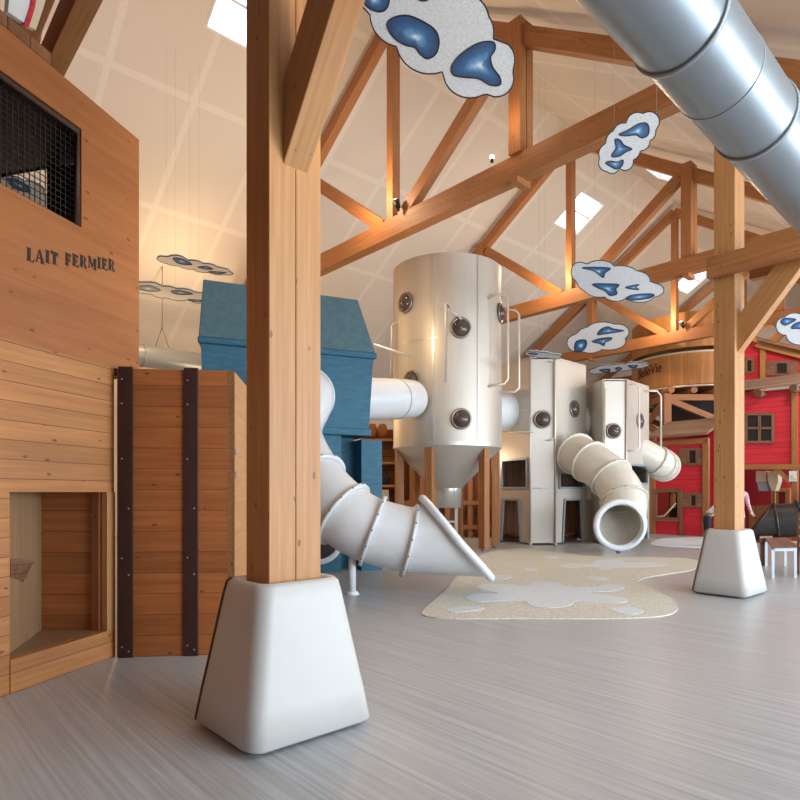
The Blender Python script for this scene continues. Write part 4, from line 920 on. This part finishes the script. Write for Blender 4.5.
def shuttered(parent, xs, ys, o=.02, mull=False):
    x0, x1, x2, x3 = xs; y0, y1 = ys
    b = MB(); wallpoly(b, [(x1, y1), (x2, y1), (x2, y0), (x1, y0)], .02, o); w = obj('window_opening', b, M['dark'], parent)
    b = MB()
    for pa, pb in (((x1, y0), (x2, y0)), ((x2, y0), (x2, y1)), ((x2, y1), (x1, y1)), ((x1, y1), (x1, y0))): b.beam(HV(*pa, o+.02), HV(*pb, o+.02), VD, .05, .08)
    if mull:
        b.beam(HV((x1+x2)/2, y0, o+.02), HV((x1+x2)/2, y1, o+.02), VD, .05, .07); b.beam(HV(x1, (y0+y1)/2, o+.02), HV(x2, (y0+y1)/2, o+.02), VD, .05, .07)
    obj('window_frame', b, M['shutter'], w)
    for a, c_ in ((x0, x1), (x2, x3)):
        if abs(c_-a) > .5: b = MB(); wallpoly(b, [(a, y1+1), (c_, y1+1), (c_, y0-1), (a, y0-1)], .05, o+.04); obj('shutter', b, M['shutter'], w)
shuttered(rh, (679, 688, 697, 703.5), (449.5, 464)); shuttered(rh, (681, 690, 697, 704), (494, 506.5))
b = MB()
for pa, pb in (((654.5, 491), (680, 490)), ((654.5, 519), (680, 519.5)), ((655, 490), (655, 520)), ((680, 490), (680, 520))): b.beam(HV(*pa, .06), HV(*pb, .06), VD, .1, .14)
b.beam(HV(681.5, 520, .05), V3((HV(681.5, 530, .05).x, HV(681.5, 530, .05).y, .02)), VD, .08, .1); obj('hatch_frame', b, M['shutter'], rh)
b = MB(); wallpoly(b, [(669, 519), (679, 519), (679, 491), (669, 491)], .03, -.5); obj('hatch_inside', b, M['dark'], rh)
b = MB(); q = HV(673, 508, -.2); b.cyl(q, q+ZD*.5, .09, n=10); b.cyl(q+ZD*.5, q+ZD*.62, .09, .03, n=10); tag(obj('skittle', b, M['tankwood'], rh), 'wooden knob in the hatch')
b = MB(); b.tube([HV(655, 517, .08), HV(664, 516, .1), HV(668, 512, .1), HV(676, 503, .06)], .03, 6); tag(obj('rope', b, M['cream'], rh), 'pale rope across the hatch')

hs = thing('red_house', zfloor(775), 'tall red board playhouse with balcony beside the frame edge', 'playhouse')
b = MB(); wallpoly(b, [(741, 465), (840, 464.5), (840, 384), (741, 393)]); obj('storey_wall', b, M['red'], hs)
b = MB(); wallpoly(b, [(741, 382), (840, 372), (840, 368), (760, 344), (741, 336)], .06, -.5); obj('gable_wall', b, M['red'], hs)
b = MB(); b.beam(HV(738, 386.5, .35), HV(840, 374, .35), ZD, .30, .12); obj('balcony_fascia', b, M['greywood'], hs)
b = MB(); b.prism([HV(738, 384, .35), HV(840, 371.5, .35), HV(840, 371.5, .35)+VD*.9, HV(738, 384, .35)+VD*.9], ZD*-.05); obj('balcony_floor', b, M['greywood'], hs)
for px in (758, 793): b = MB(); p_ = HV(px, 393 if px < 770 else 388, .45); b.cyl(p_, p_+VD*.6, .11, n=10); obj('log_end', b, M['shutter'], hs)
b = MB(); b.beam(HV(740, 467, .08), HV(840, 466.5, .08), VD, .16, .16); obj('floor_beam', b, M['beam'], hs)
b = MB(); wallpoly(b, [(791.5, gy(792, .12)), (797, gy(797, .12)), (797, 389), (791.5, 389)], .18, .12, (ZD, UD, VD)); obj('corner_post', b, M['beam'], hs)
b = MB(); b.beam(HV(776, 469, .06), HV(791, 482, .06), VD, .12, .12); obj('knee_brace', b, M['beam'], hs)
shuttered(hs, (746, 746, 773, 773), (414, 442), .02, True)
b = MB(); wallpoly(b, [(760, 379), (765, 378.5), (765, 346), (760, 345)], .14, -.38, (ZD, UD, VD)); obj('gable_post', b, M['tankwood'], hs)
b = MB(); b.beam(HV(757, 344, -.3), HV(845, 366, -.3), VD, .14, .20); obj('barge_board', b, M['tankwood'], hs)
def shutter2(xs, ys): 
    global VH
    VH += .5; shuttered(hs, xs, ys); VH -= .5
shutter2((766, 775.5, 788.5, 798), (362, 374.5)); shutter2((746, 746, 753, 753), (359, 372.5))
b = MB(); g0, g1 = HV(756, 340, .1), HV(850, 362, .1); b.prism([g0, g1, g1+VD*1.6, g0+VD*1.6], ZD*.12, (VD, UD, ZD)); obj('slat_roof', b, M['shutter'], hs)
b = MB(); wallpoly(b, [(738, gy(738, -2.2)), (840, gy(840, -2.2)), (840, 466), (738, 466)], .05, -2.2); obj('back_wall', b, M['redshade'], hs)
b = MB(); wallpoly(b, [(777, gy(777, -1.0)), (791, gy(791, -1.0)), (791, 487), (784, 476), (777, 488)], .05, -1.0); obj('inner_gable', b, M['red'], hs)
b = MB()
for pa, pb in (((776, 490), (790, 490)), ((776, 490), (776, 512)), ((788, 490), (788, 512))): b.beam(HV(*pa, -.9), HV(*pb, -.9), VD, .1, .13)
obj('inner_frame', b, M['tankwood'], hs)
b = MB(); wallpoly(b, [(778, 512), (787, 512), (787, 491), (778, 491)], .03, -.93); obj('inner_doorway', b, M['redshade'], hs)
b = MB(); wallpoly(b, [(749, gy(749, -.4)), (772, gy(772, -.4)), (772, 505), (749, 506)], .3, -.4, (ZD, UD, VD)); obj('counter', b, M['vplank'], hs)
# notice on the post
b = MB(); wallpoly(b, [(789, 481.5), (796.5, 481.5), (796.5, 471), (789, 471)], .02, .15); nt = tag(obj('notice', b, M['white']), 'small white notice fixed to the red house corner post', 'notice')
WB[nt.name] = V3(nt.location)
b = MB(); wallpoly(b, [(790.5, 479), (793, 479), (793, 475), (790.5, 475)], .004, .156); wallpoly(b, [(793.5, 480), (795.5, 480), (795.5, 478), (793.5, 478)], .004, .156); obj('print', b, M['cream'], nt)
# cream feed hopper
fh = thing('feed_hopper', zfloor(770, -.6), 'cream board feed hopper hanging under the red house floor', 'hopper')
b = MB(); wallpoly(b, [(756, 482), (766, 482), (766, 471), (756, 471)], .5, -.6); obj('box', b, M['cream'], fh)
b = MB(); wallpoly(b, [(757, 482.5), (766.5, 482.5), (768.5, 491), (759, 491)], .45, -.62); tag(obj('chute', b, M['frame_grey'], fh), 'grey lower chute')
b = MB(); wallpoly(b, [(768, 473), (770, 471), (777, 471), (778, 473), (778, 481), (775, 491), (771.5, 491), (768, 481)], .4, -.45); obj('funnel', b, M['cream'], fh)
for px in (771.8, 774.5): b = MB(); wallpoly(b, [(px-.6, gy(px, -.5)), (px+.6, gy(px, -.5)), (px+.6, 491), (px-.6, 491)], .1, -.5, (ZD, UD, VD)); obj('leg', b, M['tankwood'], fh)

# dark slide beside the red house
ds = thing('tube_slide', G(765, 18.2), 'dark grey tube slide with slanted mouth behind the bench', 'slide', 'tube slides')
dc = P(777, 521, 18.2); rr = .50; ax_ = V3((.86, -.50, .16)).normalized(); sd_2 = V3((-.50, -.86, 0)).normalized(); up_2 = ax_.cross(sd_2); up_2 = up_2 if up_2.z > 0 else -up_2
n = 36; q0 = [dc+sd_2*math.cos(2*PI*j/n)*rr+up_2*math.sin(2*PI*j/n)*rr for j in range(n)]
q1 = [dc-ax_*(.50-.46*math.sin(2*PI*j/n))+sd_2*math.cos(2*PI*j/n)*rr*1.05+up_2*math.sin(2*PI*j/n)*rr*.98 for j in range(n)]
b = MB(); b.rings([q1, q0]); obj('exit_chute', b, M['darkslide'], ds)
b = MB(); b.tube(q1, .045, 8, closed=True); obj('exit_lip', b, M['strap'], ds)
tube_run(ds, [dc, dc+V3((.55, -.32, .10)), dc+V3((1.1, -.6, .40)), dc+V3((1.7, -.8, .85))], rr, M['darkslide'], [0, 1, 2], name='tube_section')
b = MB(); b.box(V3((dc.x, dc.y, .03)), V3((1, 0, 0)), V3((0, 1, 0)), ZD, 1.2, .6, .06); tag(obj('base_board', b, M['tankwood'], ds), 'wooden base board')

# ------------------------------------------------------------------ bench at the right edge
be = thing('slatted_bench', (7.2, 11.6, 0), 'brown slatted bench with pale metal legs at frame edge', 'bench')
e0, e1 = P(772.5, 548, 10.5), P(797, 548, 10.6); e0.z = e1.z = .52; wv = (e1-e0); run = V3((.30, .95, 0)).normalized(); run = (onZ(764, 537.5, .52)-onZ(773, 548, .52)).normalized(); Lb = 2.2
for k in range(5):
    f = (k+.5)/5; p_ = e0+wv*f+ZD*.03; b = MB(); b.beam(p_, p_+run*Lb, wv, wv.length/5-.015, .035); obj('slat', b, M['shutter'], be)
for s_ in (.12, Lb-.1):
    for f in (.04, .96):
        p_ = e0+wv*f+run*s_; b = MB(); b.box(V3((p_.x, p_.y, .25)), ZD, wv, run, .5, .06, .06); obj('leg', b, M['grey_metal'], be)
    b = MB(); p_, q_ = e0+wv*.04+run*s_, e0+wv*.96+run*s_; b.beam(p_-ZD*.02, q_-ZD*.02, ZD, .06, .06); obj('end_rail', b, M['grey_metal'], be)
b = MB(); p_ = e0+run*Lb; b.box(V3((p_.x+.02, p_.y, .3)), ZD, wv, run, .6, .3, .05); obj('end_board', b, M['shutter'], be)
ch = thing('wooden_chair', P(822, 560, 10.9)*1, 'wooden chair back at the frame edge beside the bench', 'chair'); WB[ch.name] = V3(ch.location)
cb = V3((ch.location.x, ch.location.y, 0)); ch.location = cb; WB[ch.name] = cb
for sx, sy, hh_ in ((-.24, -.24, 1.12), (.24, -.24, .48), (-.24, .24, 1.12), (.24, .24, .48)):
    b = MB(); b.box(cb+V3((sx, sy, hh_/2)), ZD, V3((1, 0, 0)), V3((0, 1, 0)), hh_, .06, .06); obj('leg', b, M['shutter'], ch)
b = MB(); b.box(cb+V3((0, 0, .48)), V3((1, 0, 0)), V3((0, 1, 0)), ZD, .52, .52, .04); obj('seat', b, M['shutter'], ch)
for z in (.62, .78, .94, 1.08): b = MB(); b.box(cb+V3((-.24, 0, z)), V3((0, 1, 0)), ZD, V3((1, 0, 0)), .5, .1, .03); obj('back_slat', b, M['shutter'], ch)

# ------------------------------------------------------------------ people
def person(name, base, joints, edges, mats, chooser, label, root):
    me = bpy.data.meshes.new('body'); keys = list(joints); me.from_pydata([V3(joints[k][0]) for k in keys], [(keys.index(a), keys.index(c_)) for a, c_ in edges], [])
    o = bpy.data.objects.new('tmp_body', me); COL.objects.link(o)
    md = o.modifiers.new('s', 'SKIN'); sk = me.skin_vertices[0].data if me.skin_vertices else None
    if sk is None:
        bm = bmesh.new(); bm.from_mesh(me); bm.verts.layers.skin.verify(); bm.to_mesh(me); bm.free(); sk = me.skin_vertices[0].data
    for i, k in enumerate(keys): r_ = joints[k][1]; sk[i].radius = (r_, r_) if not isinstance(r_, tuple) else r_; sk[i].use_root = (k == root)
    o.modifiers.new('ss', 'SUBSURF').levels = 2
    bpy.context.view_layer.update()
    m2 = bpy.data.meshes.new_from_object(o.evaluated_get(bpy.context.evaluated_depsgraph_get())); bpy.data.objects.remove(o)
    m2.materials.clear()
    for m in mats: m2.materials.append(m)
    for f in m2.polygons: f.material_index = chooser(f.center); f.use_smooth = True
    m2.name = name
    q = bpy.data.objects.new(name, m2); COL.objects.link(q); q.location = base; WB[q.name] = V3(base); tag(q, label, 'person'); return q
def hand(j, e, wrist, at, dirv, side):
    d = V3(dirv).normalized(); s_ = V3(side).normalized(); w = V3(at); pk = wrist+'_palm'; j[pk] = (w+d*.05, (.035, .018)); e.append((wrist, pk))
    for i, (off, ln) in enumerate(((-.032, .065), (-.011, .078), (.011, .072), (.032, .055))):
        a, b_ = wrist+'f%da' % i, wrist+'f%db' % i; j[a] = (w+d*.095+s_*off, .009); j[b_] = (w+d*(.095+ln)+s_*off+V3((0, -.02, 0)), .007); e += [(pk, a), (a, b_)]
    a = wrist+'th'; j[a] = (w+d*.08-s_*.06, .009); e.append((pk, a))
def adult():
    j = {'pelvis': ((0, 0, .98), (.15, .11)), 'waist': ((0, 0, 1.14), (.135, .10)), 'chest': ((0, 0, 1.38), (.165, .115)), 'neckb': ((0, 0, 1.53), .07), 'neck': ((0, -.01, 1.60), .055), 'head': ((0, -.03, 1.70), (.08, .09)), 'crown': ((0, -.03, 1.80), (.07, .08))}
    e = [('pelvis', 'waist'), ('waist', 'chest'), ('chest', 'neckb'), ('neckb', 'neck'), ('neck', 'head'), ('head', 'crown')]
    for s_, sx in (('l', -1), ('r', 1)):
        j.update({s_+'sh': ((sx*.20, 0, 1.48), .065), s_+'el': ((sx*.27, .02, 1.20), .048), s_+'wr': ((sx*.24, -.16, 1.02), .034), s_+'hip': ((sx*.10, 0, .90), .095), s_+'kn': ((sx*.11, -.01, .50), .065), s_+'an': ((sx*.11, .02, .09), .045), s_+'to': ((sx*.13, -.16, .04), .04)})
        e += [('chest', s_+'sh'), (s_+'sh', s_+'el'), (s_+'el', s_+'wr'), ('pelvis', s_+'hip'), (s_+'hip', s_+'kn'), (s_+'kn', s_+'an'), (s_+'an', s_+'to')]
        hand(j, e, s_+'wr', j[s_+'wr'][0], (0, -.7, -.6), (1, 0, 0))
    return j, e
j, e = adult()
pb = G(737.5, 15.0)
p1 = person('person', pb, j, e, [M['plaid'], M['navy'], M['skin']], lambda c: 2 if c.z > 1.55 or (c.y < -.17 and .85 < c.z < 1.3) else (0 if c.z > .86 and not (c.z < .95 and abs(c.x) < .05) else 1), 'person in pink checked shirt standing half hidden behind the far post', 'pelvis')
b = MB(); b.ball(pb+V3((0, .0, 1.79)), .108, (1, 1.1, 1.0), 16); obj('hair', b, M['hair'], p1)
for sx in (-1, 1): b = MB(); b.ball(pb+V3((sx*.035, -.115, 1.74)), .012, seg=8); obj('eye', b, M['dark'], p1)
b = MB(); b.ball(pb+V3((0, -.13, 1.705)), .016, (1, 1.3, 1.5), 8); obj('nose', b, M['skin'], p1)
b = MB(); b.ball(pb+V3((0, -.117, 1.665)), .02, (1.3, .4, .35), 8); obj('mouth', b, M['plaid'], p1)
# second person bends forward
j, e = adult()
def bend(p):
    x, y, z = p
    if z > .95 or (y < -.1 and z > .8): a = R(50); dz_ = z-.95; return (x, y*math.cos(a)*.4-dz_*math.sin(a), .95+dz_*math.cos(a)-y*.2)
    return p
j = {k: (bend(v[0]), v[1]) for k, v in j.items()}
rot = Matrix.Rotation(R(78), 3, 'Z')
j = {k: (tuple(rot @ V3(v[0])*.90), v[1]) for k, v in j.items()}
p2b = G(707, 16.8)
def ch2(c):
    q = rot.inverted() @ V3(c)/.90
    if q.z < .93 and q.y > -.12: return 1
    if q.y > -.13 and q.z < 1.04: return 3
    return 0 if -q.y < .58 else 2
p2 = person('person', p2b, j, e, [M['shirt'], M['navy'], M['skin'], M['belt']], ch2, 'person in white top and dark trousers bending behind far post', 'pelvis')
hd = V3(rot @ V3(bend((0, -.03, 1.78)))*.90); b = MB(); b.ball(p2b+hd+V3((0, 0, .03)), .10, (1, 1, 1), 14); obj('hair', b, M['hair'], p2)
